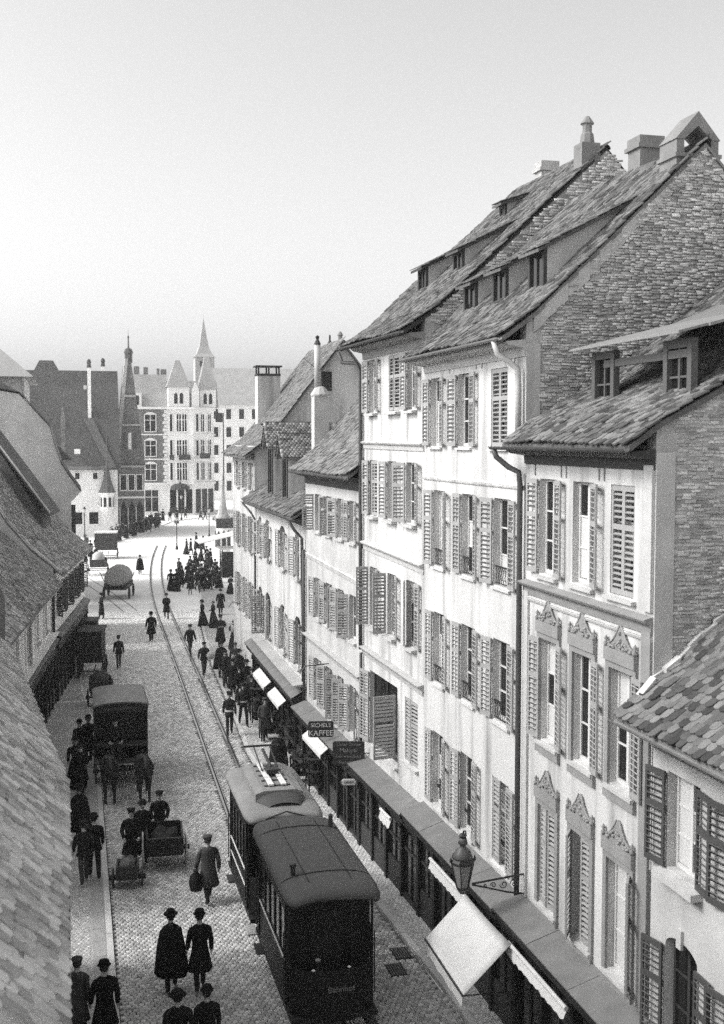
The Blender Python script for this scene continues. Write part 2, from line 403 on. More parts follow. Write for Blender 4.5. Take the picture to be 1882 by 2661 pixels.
def roof(house, fr, prof, back, s0, s1, mat='tile', nparts=300, tw=.165, te=.14, thick=.09, clip=None, sag=0.):
    full = prof+[back]; T = fr.pt
    up = [(d, z) for d, z in full]; dn = [(d+.02, z-thick) for d, z in full]
    mb = MB(); mb.loft([[T(s, -d, z) for d, z in up+dn[::-1]] for s in (s0, s1)])
    r = build(mb, 'roof', mat, house, fixn=True)
    used = 0
    for i, ((d0, z0), (d1, z1)) in enumerate(zip(prof, prof[1:])):
        L = math.hypot(d1-d0, z1-z0); V = fr.dir(0, -(d1-d0)/L, (z1-z0)/L)
        n_ = nparts if i == 0 else 0
        cl = (lambda s, t, d0=d0, d1=d1, L=L: clip(s, d0+(d1-d0)*t/L)) if clip else None
        tiles(r, T(0, -d0, z0), fr.dir(1, 0), V, s1-s0, L, mat, cl, tw, te, n_, s0=s0)
    mb = MB(); d, z = prof[-1]; k = int((s1-s0)/.38)          # ridge tiles
    for i in range(k):
        a = s0+(s1-s0)*i/k; b = s0+(s1-s0)*(i+1)/k+.03
        rr = [[T(s, -d-.12*math.cos(t), z-.04+(.12+up_)*math.sin(t)) for t in (0, .6, 1.2, 1.57, 1.94, 2.54, math.pi)] for s, up_ in ((a, .0), (b, .02))]
        mb.loft(rr, False, closed=False)
    build(mb, 'ridge_tiles', mat, r, kind='stuff')
    return r
def tube_part(house, name, path, r, mat, n=8, parent_keep=False): return build(MB().tube(path, r, n), name, mat, house, smooth=True)
def gutter(house, fr, s0, s1, d, z, mat='pipe_dark', r=.065):
    T = fr.pt; mb = MB(); angs = [math.pi*(1+k/6) for k in range(7)]
    prof = [(r*math.cos(a), r*math.sin(a)) for a in angs] + [(r*.82*math.cos(a), r*.82*math.sin(a)) for a in angs[::-1]]
    mb.loft([[T(s, -d+o, z+b) for o, b in prof] for s in (s0, s1)])
    return build(mb, 'gutter', mat, house, fixn=True)
def chimney(house, x, y, z0, z1, wx, wy, mat='plaster_grey', cap='slab', name='chimney', rz=0):
    c, s_ = math.cos(rz), math.sin(rz); T = lambda a, b, z: (x+a*c-b*s_, y+a*s_+b*c, z)
    ch = build(MB().box((-wx/2, -wy/2, z0), (wx/2, wy/2, z1), T), name, mat, house)
    if cap == 'slab':
        mb = MB().box((-wx/2-.07, -wy/2-.07, z1+.003), (wx/2+.07, wy/2+.07, z1+.1), T); mb.box((-wx/2-.02, -wy/2-.02, z1+.103), (wx/2+.02, wy/2+.02, z1+.3), T)
        build(mb, 'chimney_cap', mat, ch)
    elif cap == 'pipe':
        mb = MB().lathe([(wx*.4, 0), (wx*.33, .25), (wx*.25, .3), (wx*.25, .5), (wx*.36, .53), (wx*.1, .72)], (x, y, z1), 8); build(mb, 'chimney_cap', mat, ch)
    elif cap == 'frame':
        mb = MB()
        for a in (-wx/2+.06, 0, wx/2-.06):
            for b in (-wy/2+.06, wy/2-.06): mb.box((a-.04, b-.04, z1), (a+.04, b+.04, z1+.34), T)
        mb.box((-wx/2-.1, -wy/2-.06, z1+.343), (wx/2+.1, wy/2+.06, z1+.42), T); mb.box((-wx/2-.02, -wy/2-.02, z1-.12), (wx/2+.02, wy/2+.02, z1-.003), T); build(mb, 'chimney_cap', 'iron', ch)
    elif cap == 'hood':       # little gabled stone hood with an open arch
        h = .28; mb = MB()
        mb.box((-wx/2-.05, -wy/2-.05, z1+.003), (wx/2+.05, wy/2+.05, z1+.08), T)
        for b0, b1 in ((-wx/2, -wx/2+.17), (wx/2-.17, wx/2)): mb.box((b0, -wy/2, z1+.083), (b1, wy/2, z1+.083+h), T)
        a = wx/2+.03
        mb.prism([(-a, z1+.085+h), (-a+.19, z1+.085+h), (0, z1+h+.36), (a-.19, z1+.085+h), (a, z1+.085+h), (0, z1+h+.66)], -wy/2-.02, wy/2+.02, lambda p, q, r_: T(p, q, r_))
        build(mb, 'chimney_cap', mat, ch, fixn=True)
    return ch
def dormer(house, fr, sc, wd, d0, z1, main, ms=.5, dmax=9, cheek='plaster_grey', tmat='tile', over=.2, wood='wood_dark'):
    """shed dormer: front at depth d0, top z1; main(d)->roof height; ms shed slope"""
    zb = main(d0)+.05; s0, s1 = sc-wd/2, sc+wd/2; d = d0
    while main(d) < z1+(d-d0)*ms and d < dmax: d += .02
    T = fr.pt
    mb = MB()
    for sa, sb in ((s0, s0+.09), (s1-.09, s1)):
        mb.prism([(d0+.05, zb-.15), (d0+.05, z1-.02), (d, z1+(d-d0)*ms-.04), (d+.1, main(d)-.1)], sa, sb, lambda a, e, b: T(e, -a, b))
    dm = build(mb, 'dormer', cheek, house, fixn=True)
    mb = MB(); f = .085
    mb.box((s0, -d0-.05+.003, zb-.12), (s0+f, -d0+.03, z1-.03), T); mb.box((s1-f, -d0-.047, zb-.12), (s1, -d0+.03, z1-.03), T)
    mb.box((s0+f, -d0-.047, z1-.13), (s1-f, -d0+.03, z1-.03), T); mb.box((s0-.03, -d0-.047, zb-.1), (s1+.03, -d0+.08, zb), T)
    mb.box((sc-.02, -d0-.04, zb), (sc+.02, -d0+.01, z1-.13), T)
    build(mb, 'dormer_frame', wood, dm)
    for a, b in ((s0+f, sc-.02), (sc+.02, s1-f)):
        build(MB().box((a, -d0-.03, zb), (b, -d0-.02, z1-.13), T), 'pane', 'glass', dm)
    mb = MB(); a, b = s0-.12, s1+.12; p = [(d0-over, z1-over*ms+.04), (d+.05, z1+(d+.05-d0)*ms+.04), (d+.05, z1+(d+.05-d0)*ms-.03), (d0-over, z1-over*ms-.03)]
    mb.prism(p, a, b, lambda q, e, z: T(e, -q, z)); rf = build(mb, 'dormer_roof', tmat, dm, fixn=True)
    L = math.hypot(d+.05-d0+over, (d+.05-d0+over)*ms); k = math.hypot(1, ms)
    O = T(0, -(d0-over), z1-over*ms+.04); V = np.array(fr.dir(0, -1/k, ms/k)); U = np.array(fr.dir(1, 0)); N = np.cross(U, V); N = N if N[2] > 0 else -N
    pts = [(a+(i+.5*(r % 2))*.18, r*.15) for r in range(int(L/.15)) for i in range(int((b-a)/.18)+1) if a+(i+.5*(r % 2))*.18 < b]
    if pts:
        pts = np.array(pts); P = np.array(O)+np.outer(pts[:, 0], U)+np.outer(pts[:, 1]-.03, V)+N*.03
        n = len(P); al = .08+rng.normal(0, .02, n); ya = V*np.cos(al)[:, None]-N*np.sin(al)[:, None]
        Ms = frames(P, np.tile(U*.178, (n, 1)), ya*.27, np.tile(N*.022, (n, 1)))
        tf = TILE_F if np.dot(np.cross(U, V), N) > 0 else [f[::-1] for f in TILE_F]
        obj('tiles', inst_mesh('tiles', TILE_V, tf, Ms, tmat), dm, kind='stuff')
    return dm
def shopfront(house, fr, s0, s1, ztop, seed, ledge_out=.6, zl=None, slabs=3, dark='wood_black', sign=True):
    """dark timber shop front with posts, doors, panes, cornice and a sheet metal ledge on top"""
    rd = random.Random(seed); T = fr.pt; zl = ztop+.3 if zl is None else zl
    mb = MB(); n = max(2, int((s1-s0)/1.25)); ps = [s0+(s1-s0)*k/n for k in range(n+1)]
    mb.box((s0, .002, .0), (s1, .05, ztop-.45), T)                       # backing
    mb.box((s0, .052, ztop-.45), (s1, .2, ztop-.02), T)                  # fascia board
    for p in ps: mb.box((p-.07, .052, .0), (p+.07, .17, ztop-.453), T); mb.box((p-.1, .052, ztop-.62), (p+.1, .21, ztop-.455), T)
    sf = build(mb, 'shopfront', dark, house)
    for a, b in zip(ps, ps[1:]):
        door = rd.random() < .33; zb = .15 if door else .75
        build(MB().box((a+.13, .054, zb), (b-.13, .066, ztop-.7), T), 'shop_pane', 'glass', sf)
        mb = MB(); mb.box((a+.075, .054, .02), (b-.075, .11, zb-.01), T) if not door else mb.box((a+.075, .054, .0), (b-.075, .12, .12), T)
        mb.box(((a+b)/2-.025, .068, zb), ((a+b)/2+.025, .1, ztop-.7), T); mb.box((a+.13, .068, ztop-1.15), (b-.13, .1, ztop-1.1), T)
        build(mb, 'shop_sash', 'wood_dark', sf)
    mb = MB(); o = ledge_out
    mb.prism([(0.004, ztop), (o-.04, ztop-.06), (o-.04, ztop+.08), (o+.03, ztop+.1), (o+.03, ztop+.16), (.004, zl-.05)], s0, s1, lambda a, d, b: T(d, a, b))
    build(mb, 'shop_cornice', dark, house, fixn=True)
    for k in range(slabs):
        a = s0+(s1-s0)*k/slabs+.008; b = s0+(s1-s0)*(k+1)/slabs-.008; dz = rd.uniform(-.008, .012)
        mb = MB(); mb.prism([(0.006, zl+dz-.02), (o+.05, ztop+.175+dz), (o+.05, ztop+.20+dz), (.006, zl+dz+.012)], a, b, lambda q, d, z: T(d, q, z)); build(mb, 'ledge_slab', 'ledge_metal', house, fixn=True)
    return sf

# ------------------------------------------------------------------ plan of the right-hand row (metres)
P0, P1, P2, P3, P4, P5, P6 = (8.8, 16.22), (8.8, 21.52), (8.7, 27.93), (8.5, 33.41), (8.3, 41.14), (8.38, 53.6), (8.5, 61.9)

# ---- house with carved pediments (B1)
def pediment_house():
    fr = Fr(P0, P1); h = thing('town_house', 'pale town house with carved gables over its windows and brick side wall', 'house', (8.8, 16.22, 0))
    r3 = [(3.72, 4.53), (2.17, 3.02), (.66, 1.51)]; r2 = [(3.58, 4.38), (2.08, 2.88), (.59, 1.42)]
    ops = [(a, b, 9.72, 11.55) for a, b in r3] + [(a, b, 6.5, 8.48) for a, b in r2] + [(a, b, 3.28, 5.22) for a, b in r2]
    build(wall_with_openings(fr, 0., 5.3, 2.6, 12.2, ops, .2), 'wall', 'plaster_white', h)
    prof = [(-.5, 12.2), (0., 12.56), (1.8, 13.5), (4.5, 15.6)]; back = (9.0, 13.0)
    sh = shell(h, fr, prof, back, 0., near_mat='mortar')
    T = lambda a, b: fr.pt(0, -a, b)
    bricks(sh['near'], fr.pt(0, 0, 0), (1, 0, 0), (0, -1, 0), 6.5, 6.2, 16.8, lambda x, z: x > .34 and z < prof_z(prof, x)-.16, bl=.19, bh=.056, nparts=300, rough=1.8)
    build(MB().box((.0, -.32, 5.5), (-.035, .002+.0, 12.1), lambda a, b, c: fr.pt(a, b, c)), 'corner_render', 'plaster_old', h)
    roof(h, fr, prof, back, -.08, 5.28, 'tile', 300)
    # corner pilasters and frieze boards
    for a, b in ((.0, .3), (4.98, 5.2)):
        build(MB().box((a+.003, .003, 3.1), (b, .05, 9.3), fr.pt), 'pilaster', 'stone_trim' if a < 1 else 'sill', h)
    build(MB().box((.003, .003, 9.6), (.28, .06, 11.9), fr.pt), 'pilaster', 'sill', h)
    for s in (.35, 1.75, 1.95, 3.3, 3.52, 4.75): build(MB().box((s-.015, .003, 11.6), (s+.015, .02, 12.0), fr.pt), 'batten', 'stone_trim', h)
    course(h, fr, 0, 5.25, 9.5, 9.5, .16, .26, 'stone_trim'); course(h, fr, .0, 5.25, 9.2, 9.2, .05, .08, 'sill', 'moulding')
    course(h, fr, .0, 5.25, 12.12, 12.12, .42, .3, 'wood_dark', 'eave_cornice')
    k = 0
    for row, (ws, z0, z1) in enumerate(((r3, 9.72, 11.55), (r2, 6.5, 8.48), (r2, 3.28, 5.22))):
        for i, (a, b) in enumerate(ws):
            window(h, fr, a, b, z0, z1, 3, .17, .15 if row == 0 else .4)
            if row == 0: ang = [(174, 172), (None, 170), (0, 0)][i]
            elif row == 1: ang = [(None, 175), (None, 174), (None, 172)][i]
            else: ang = [(4, 5), (28, 6), (160, None)][i]
            # angs given as (near leaf, far leaf); leaf on the near side shows right of the opening
            near, far = {0: [(174, 172), (172, None), (0, 0)], 1: [(173, 175), (174, None), (171, None)], 2: [(4, 8), (6, 34), (150, None)]}[row][i]
            shutters(h, fr, a, b, z0, z1, (near, far), True)
            k += 1
            if row:
                mb = MB(); f = .13       # stone surround
                mb.box((a-f, .003, z0-.05), (a, .05, z1+.12), fr.pt); mb.box((b, .003, z0-.05), (b+f, .05, z1+.12), fr.pt)
                mb.box((a-f, .003, z1+.12), (b+f, .085, z1+.34), fr.pt); mb.box((a, .003, z1+.004), (b, .05, z1+.12), fr.pt)
                mb.box((a-f, .003, z0-.25), (b+f, .07, z0-.05), fr.pt)
                sur = build(mb, 'window_surround', 'stone_trim', h)
                # carved pediment with concave sides, knobs at both ends
                c = (a+b)/2; hw = (b-a)/2+.1; zz = z1+.343; n = 7
                left = [(c-hw+hw*t, zz+.05+.36*t**2.1*(1.25-.25*t)) for t in [i_/n for i_ in range(n+1)]]
                poly = [(c-hw, zz)] + left + [(2*c-x, z) for x, z in left[::-1][1:]] + [(c+hw, zz)]
                mb = MB(); mb.prism(poly, .006, .05, lambda p, d, q: fr.pt(p, d, q))
                pd = build(mb, 'pediment', 'stone_trim', h, fixn=True)
                mb = MB()
                for t in range(26):
                    x = random.uniform(-.8, .8); zt = .05+.36*(1-abs(x))**2.1; q = random.uniform(.1, .85)*zt
                    mb.lathe([(.0, -.03), (.035, -.015), (.04, .01), (.0, .035)], fr.pt(c+x*hw, .055, zz+q), 6)
                for sg in (-1, 1):
                    base = Vector(fr.pt(c+sg*hw, .05, zz)); mb.lathe([(.035, 0), (.05, .05), (.02, .09), (.04, .13), (.0, .2)], base, 8)
                    pth = [fr.pt(c+sg*(hw-.04-(hw-.09)*t), .05, zz+.06+.34*t**2) for t in (0, .25, .5, .75, 1)]
                    mb.tube(pth, .018, 5)
                build(mb, 'carving', 'stone_trim', pd, smooth=True)
            sill(h, fr, a, b, z0, .1, .09, 'sill', .1)
    # long plank dormer over two windows
    main = lambda d: prof_z(prof, d)
    for s0, s1 in ((3.05, 3.95), (.35, 1.25)):
        d0 = .8; mb = MB(); zb, z1 = main(d0)+.02, 13.92
        mb.box((s0, -d0-.1, zb-.1), (s0+.13, -d0+.02, z1), fr.pt); mb.box((s1-.13, -d0-.1, zb-.1), (s1, -d0+.02, z1), fr.pt)
        mb.box((s0+.13, -d0-.09, z1-.14), (s1-.13, -d0+.01, z1), fr.pt); mb.box((s0-.05, -d0-.08, zb-.07), (s1+.05, -d0+.1, zb), fr.pt); mb.box((s0+.42, -d0-.07, zb), (s0+.47, -d0-.02, z1-.14), fr.pt); mb.box((s0+.13, -d0-.065, zb+.3), (s1-.13, -d0-.03, zb+.335), fr.pt)
        dm = build(mb, 'dormer', 'wood_grey', h)
        build(MB().box((s0+.13, -d0-.09, zb), (s1-.13, -d0-.08, z1-.14), fr.pt), 'pane', 'glass', dm)
    rp = None
    for k in range(4):
        d = .42+k*.52; z = 13.98+k*.13
        mb = MB(); mb.prism([(d, z-.02-.01*k), (d+.56, z+.12), (d+.56, z+.16), (d, z+.02)], .12-.05*k, 4.15+.04*(k % 2), lambda a, e, b: fr.pt(e, -a, b))
        o = build(mb, 'plank', 'wood_pale', h, fixn=True)
    build(MB().box((.5, -.9, 13.62), (3.5, -.8, 13.75), fr.pt), 'beam', 'wood_grey', h)
    mb = MB(); mb.prism([(2.4, 14.42), (3.6, 14.9), (3.6, 14.96), (2.4, 14.48)], 0.1, 4.1, lambda a, e, b: fr.pt(e, -a, b)); build(mb, 'dormer_roof', 'zinc', h, fixn=True)
    gutter(h, fr, -.1, 5.75, -.55, 12.16)
    tube_part(h, 'downpipe', [fr.pt(5.6, .55, 12.1), fr.pt(5.58, .5, 11.95), fr.pt(5.42, .3, 11.75), fr.pt(5.3, .13, 11.65), fr.pt(5.28, .11, 11.4), fr.pt(5.28, .11, 9), fr.pt(5.28, .11, 6), fr.pt(5.28, .11, 2.9)], .06, 'pipe_dark')
    shopfront(h, fr, -.3, 5.25, 2.68, 1, .62, 3.08, 3)
    return h
B1 = pediment_house()

# ---- tall white house with the brick gable (B2)
def tall_house():
    fr = Fr(P1, P2); h = thing('town_house', 'tall white town house under the high brick gable with arched chimney hood', 'house', (8.8, 21.52, 0))
    W = [(.72, 1.63), (2.76, 3.63), (4.82, 5.64)]; Wt = [(.93, 1.86), (3.06, 3.94), (5.09, 5.92)]
    rows = [(Wt, 12.14, 13.8), (W, 9.2, 11.06), (W, 6.3, 8.05), (W, 3.22, 5.05)]
    ops = [(a, b, z0, z1) for ws, z0, z1 in rows for a, b in ws]
    build(wall_with_openings(fr, .0, 6.41, 2.5, 14.3, ops, .22), 'wall', 'plaster_white', h)
    prof = [(-.55, 14.3), (.2, 14.85), (3.9, 18.35)]; back = (8.6, 13.6)
    sh = shell(h, fr, prof, back, 0., near_mat='mortar', far_mat='mortar')
    bricks(sh['near'], fr.pt(0, 0, 0), (1, 0, 0), (0, -1, 0), 8, 11.9, 18.2, lambda x, z: x > .3 and z < (prof_z(prof, x) if x < 3.9 else 18.35-(x-3.9)*1.01)-.14 and not (z < 14.6 and x < .0), bl=.19, bh=.055, nparts=300, rough=2.0)
    mb = MB()
    for k in range(16):
        d = .15+k*.235; z = prof_z(prof, d)
        mb.prism([(d, z-.32-.1*random.random()), (d+.25, z-.1-.1*random.random()), (d+.25, z+.17), (d, z-.06)], -.015, -.035-.02*random.random(), lambda a, e, b: fr.pt(e, -a, b))
    build(mb, 'verge_render', 'plaster_grey', h, fixn=True)
    build(MB().box((-.03, -.3, 12.2), (.002, .002, 14.2), fr.pt), 'corner_render', 'plaster_old', h)
    roof(h, fr, prof, back, -.05, 6.41, 'tile', 300)
    for row, (ws, z0, z1) in enumerate(rows):
        for i, (a, b) in enumerate(ws):
            window(h, fr, a, b, z0, z1, 3, .19, .35)
            ang = (174, 174)
            if row == 0: ang = [(0, 0), (174, 174), (174, 172)][i]
            if row == 3 and i == 0: ang = (172, 4)
            shutters(h, fr, a, b, z0, z1, ang, row < 3 and i < 2, extra=.0)
            sill(h, fr, a, b, z0, .07, .08, 'plaster_white', .06)
            if row in (1, 2): balustrade(h, fr, a+.02, b-.02, z0)
            elif row: build(MB().box((a+.01, -.16, z0+.40), (b-.01, -.1, z0+.45), fr.pt), 'rail_bar', 'iron', h)
    course(h, fr, 0, 6.4, 11.37, 11.37, .05, .07, 'plaster_white'); course(h, fr, 0, 6.4, 14.25, 14.25, .42, .3, 'sill', 'eave_cornice')
    for s in (.55, 2.4, 2.75, 4.5): build(MB().box((s-.012, .003, 13.85), (s+.012, .018, 14.1), fr.pt), 'batten', 'stone_trim', h)
    main = lambda d: prof_z(prof, d)
    for s, z in ((1.15, 16.25), (3.2, 16.15), (5.1, 16.08)): dormer(h, fr, s, .8, .72, z, main, .52, 3.8)
    gutter(h, fr, -.1, 6.6, -.6, 14.3, 'zinc')
    tube_part(h, 'downpipe', [fr.pt(.25, .58, 14.25), fr.pt(.22, .52, 14.0), fr.pt(.15, .3, 13.85), fr.pt(.1, .13, 13.7), fr.pt(.1, .11, 13.3), fr.pt(.1, .11, 12.4)], .065, 'zinc_pale')
    chimney(h, 12.55, 21.95, 16.8, 18.05, .95, .7, 'plaster_dim', 'hood'); chimney(h, 13.7, 26, 17.4, 19.3, .62, .62, 'plaster_dim', 'slab')
    shopfront(h, fr, 0., 6.38, 2.6, 2, .6, 3.0, 4)
    return h
B2 = tall_house()

# ---- white house with heavy string courses (B3)
def string_house():
    fr = Fr(P2, P3); h = thing('town_house', 'white town house with moulded string courses and a shutter propped outwards', 'house', (8.7, 27.93, 0))
    W = [(.6, 1.42), (2.3, 3.08), (4.05, 4.8)]
    rows = [([(.62, 1.35), (2.0, 3.0), (4.1, 4.85)], 13.08, 14.6), (W, 10.1, 11.7), (W, 6.85, 8.58)]
    low = [(.45, 1.5, 3.7, 5.42), (2.15, 4.75, 3.3, 5.5)]
    ops = [(a, b, z0, z1) for ws, z0, z1 in rows for a, b in ws] + low
    build(wall_with_openings(fr, .0, 5.48, 2.3, 15.0, ops, .2), 'wall', 'plaster_white', h)
    prof = [(-.6, 15.02), (.3, 15.6), (5.0, 19.9)]; back = (9.6, 15.3)
    sh = shell(h, fr, prof, back, 0., near_mat='mortar', far_mat='plaster_grey')
    bricks(sh['near'], fr.pt(0, 0, 0), (1, 0, 0), (0, -1, 0), 8, 15.2, 19.9, lambda x, z: x > .25 and z < (prof_z(prof, x) if x < 5 else 19.9-(x-5))-.12, bl=.24, bh=.07, nparts=200, rough=1.6)
    roof(h, fr, prof, back, 0., 5.9, 'tile', 200)
    for row, (ws, z0, z1) in enumerate(rows):
        for i, (a, b) in enumerate(ws):
            window(h, fr, a, b, z0, z1, 3, .17, .1)
            ang = (174, 174)
            if row == 0: ang = [(174, 173), (3, 5), (174, 175)][i]
            if row == 1: ang = [(174, 150), (174, 172), (14, 174)][i]
            if row == 2: ang = [(174, 24), (172, 96), (173, 104)][i]
            shutters(h, fr, a, b, z0, z1, ang)
            sill(h, fr, a, b, z0, .16, .1, 'sill', .06)
    course(h, fr, 0, 5.46, 12.2, 12.24, .12, .2); course(h, fr, 0, 5.46, 9.12, 9.28, .14, .24); course(h, fr, 0, 5.46, 6.0, 6.12, .16, .26, 'stone')
    course(h, fr, 0, 5.46, 14.98, 15.0, .4, .35, 'stone_trim', 'eave_cornice')
    window(h, fr, .45, 1.5, 3.7, 5.42, 3, .15, .2); shutters(h, fr, .45, 1.5, 3.7, 5.42, (4, 5)); sill(h, fr, .45, 1.5, 3.7, .1)
    window(h, fr, 2.15, 4.75, 3.3, 5.5, 2, .17, 0, 'wood_dark')
    shutter(h, fr, 4.75, -1, 3.35, 5.45, .62, 172); sill(h, fr, 2.15, 4.75, 3.3, .1)
    # top-hung shutter propped out
    s = shutter(h, fr, 2.2, 1, 3.55, 5.3, .66, 97); s['label'] = 'wide louvred shutter standing straight out from the wall'
    tube_part(h, 'stay_rod', [fr.pt(2.2, .6, 5.32), fr.pt(3.2, .05, 5.45)], .012, 'iron', 5)
    dm = lambda d: prof_z(prof, d)
    dormer(h, fr, 1.6, .7, 1.5, 17.35, dm, .5, 4.7); dormer(h, fr, 3.9, .7, 1.3, 17.2, dm, .5, 4.7); dormer(h, fr, 3.3, .4, 3.5, 19.0, dm, .35, 4.8)
    gutter(h, fr, -.1, 6.0, -.65, 15.0)
    tube_part(h, 'downpipe', [fr.pt(6.1, .6, 14.9), fr.pt(6.0, .5, 14.6), fr.pt(5.5, .2, 14.55), fr.pt(5.44, .1, 14.3), fr.pt(5.44, .1, 12), fr.pt(5.44, .1, 9), fr.pt(5.44, .1, 6)], .06, 'pipe_dark')
    tube_part(h, 'downpipe', [fr.pt(5.44, .09, 5.9), fr.pt(5.44, .09, 2.9)], .05, 'pipe_dark')
    chimney(h, 13.25, 28.35, 19.0, 20.0, .52, .5, 'plaster_dim', 'pipe'); chimney(h, 14.2, 33.2, 19.2, 20.4, .55, .5, 'mortar', 'slab')
    shopfront(h, fr, 0., 5.45, 2.5, 3, .6, 2.85, 3)
    return h
B3 = string_house()

# ---- lower house with the steep tiled roof (B4)
def steep_house():
    fr = Fr(P3, P4); h = thing('town_house', 'lower pale town house under a steep tiled roof with many narrow shutters', 'house', (8.5, 33.41, 0))
    W = [(.85, 1.6), (2.35, 3.1), (3.9, 4.7), (5.42, 6.25)]
    rows = [(W, 9.12, 10.4), (W, 6.05, 7.46), (W, 3.1, 4.6)]
    ops = [(a, b, z0, z1) for ws, z0, z1 in rows for a, b in ws]
    build(wall_with_openings(fr, 0, 7.73, 2.2, 11.2, ops, .2), 'wall', 'plaster_old', h)
    prof = [(-.5, 11.18), (.5, 12.0), (5.4, 17.2)]; back = (10, 12)
    shell(h, fr, prof, back, 0., near=False, far_mat='plaster_white')
    roof(h, fr, prof, back, .0, 7.95, 'tile_pale', 300, .2, .19)
    for row, (ws, z0, z1) in enumerate(rows):
        for i, (a, b) in enumerate(ws):
            window(h, fr, a, b, z0, z1, 2, .17, .15)
            ang = (172, 172)
            if row == 0: ang = [(174, 170), (172, 150), (110, 172), (172, 98)][i]
            elif row == 1: ang = [(None, 120), (140, 170), (150, 170), (172, 172)][i]
            else: ang = [(170, 140), (60, 120), (150, 160), (172, 172)][i]
            shutters(h, fr, a, b, z0, z1, ang, pitch=.075); sill(h, fr, a, b, z0, .1)
    course(h, fr, 0.05, 7.7, 7.98, 8.2, .06, .14, 'plaster_old'); course(h, fr, 0.05, 7.7, 5.14, 5.28, .18, .26, 'stone')
    course(h, fr, 0.05, 7.7, 11.15, 11.15, .4, .42, 'wood_dark', 'eave_cornice')
    gutter(h, fr, .1, 7.9, -.55, 11.15)
    tube_part(h, 'downpipe', [fr.pt(7.66, .1, 8.3), fr.pt(7.66, .1, 5.5), fr.pt(7.66, .1, 2.8)], .05, 'pipe_dark')
    build(MB().lathe([(.0, 0), (.24, .02), (.3, .2), (.2, .42), (0, .5)], fr.pt(.5, -1.3, 12.9), 10), 'roof_cowl', 'zinc_pale', h, smooth=True)
    shopfront(h, fr, 0.02, 7.7, 2.35, 4, .55, 2.75, 5)
    return h
B4 = steep_house()

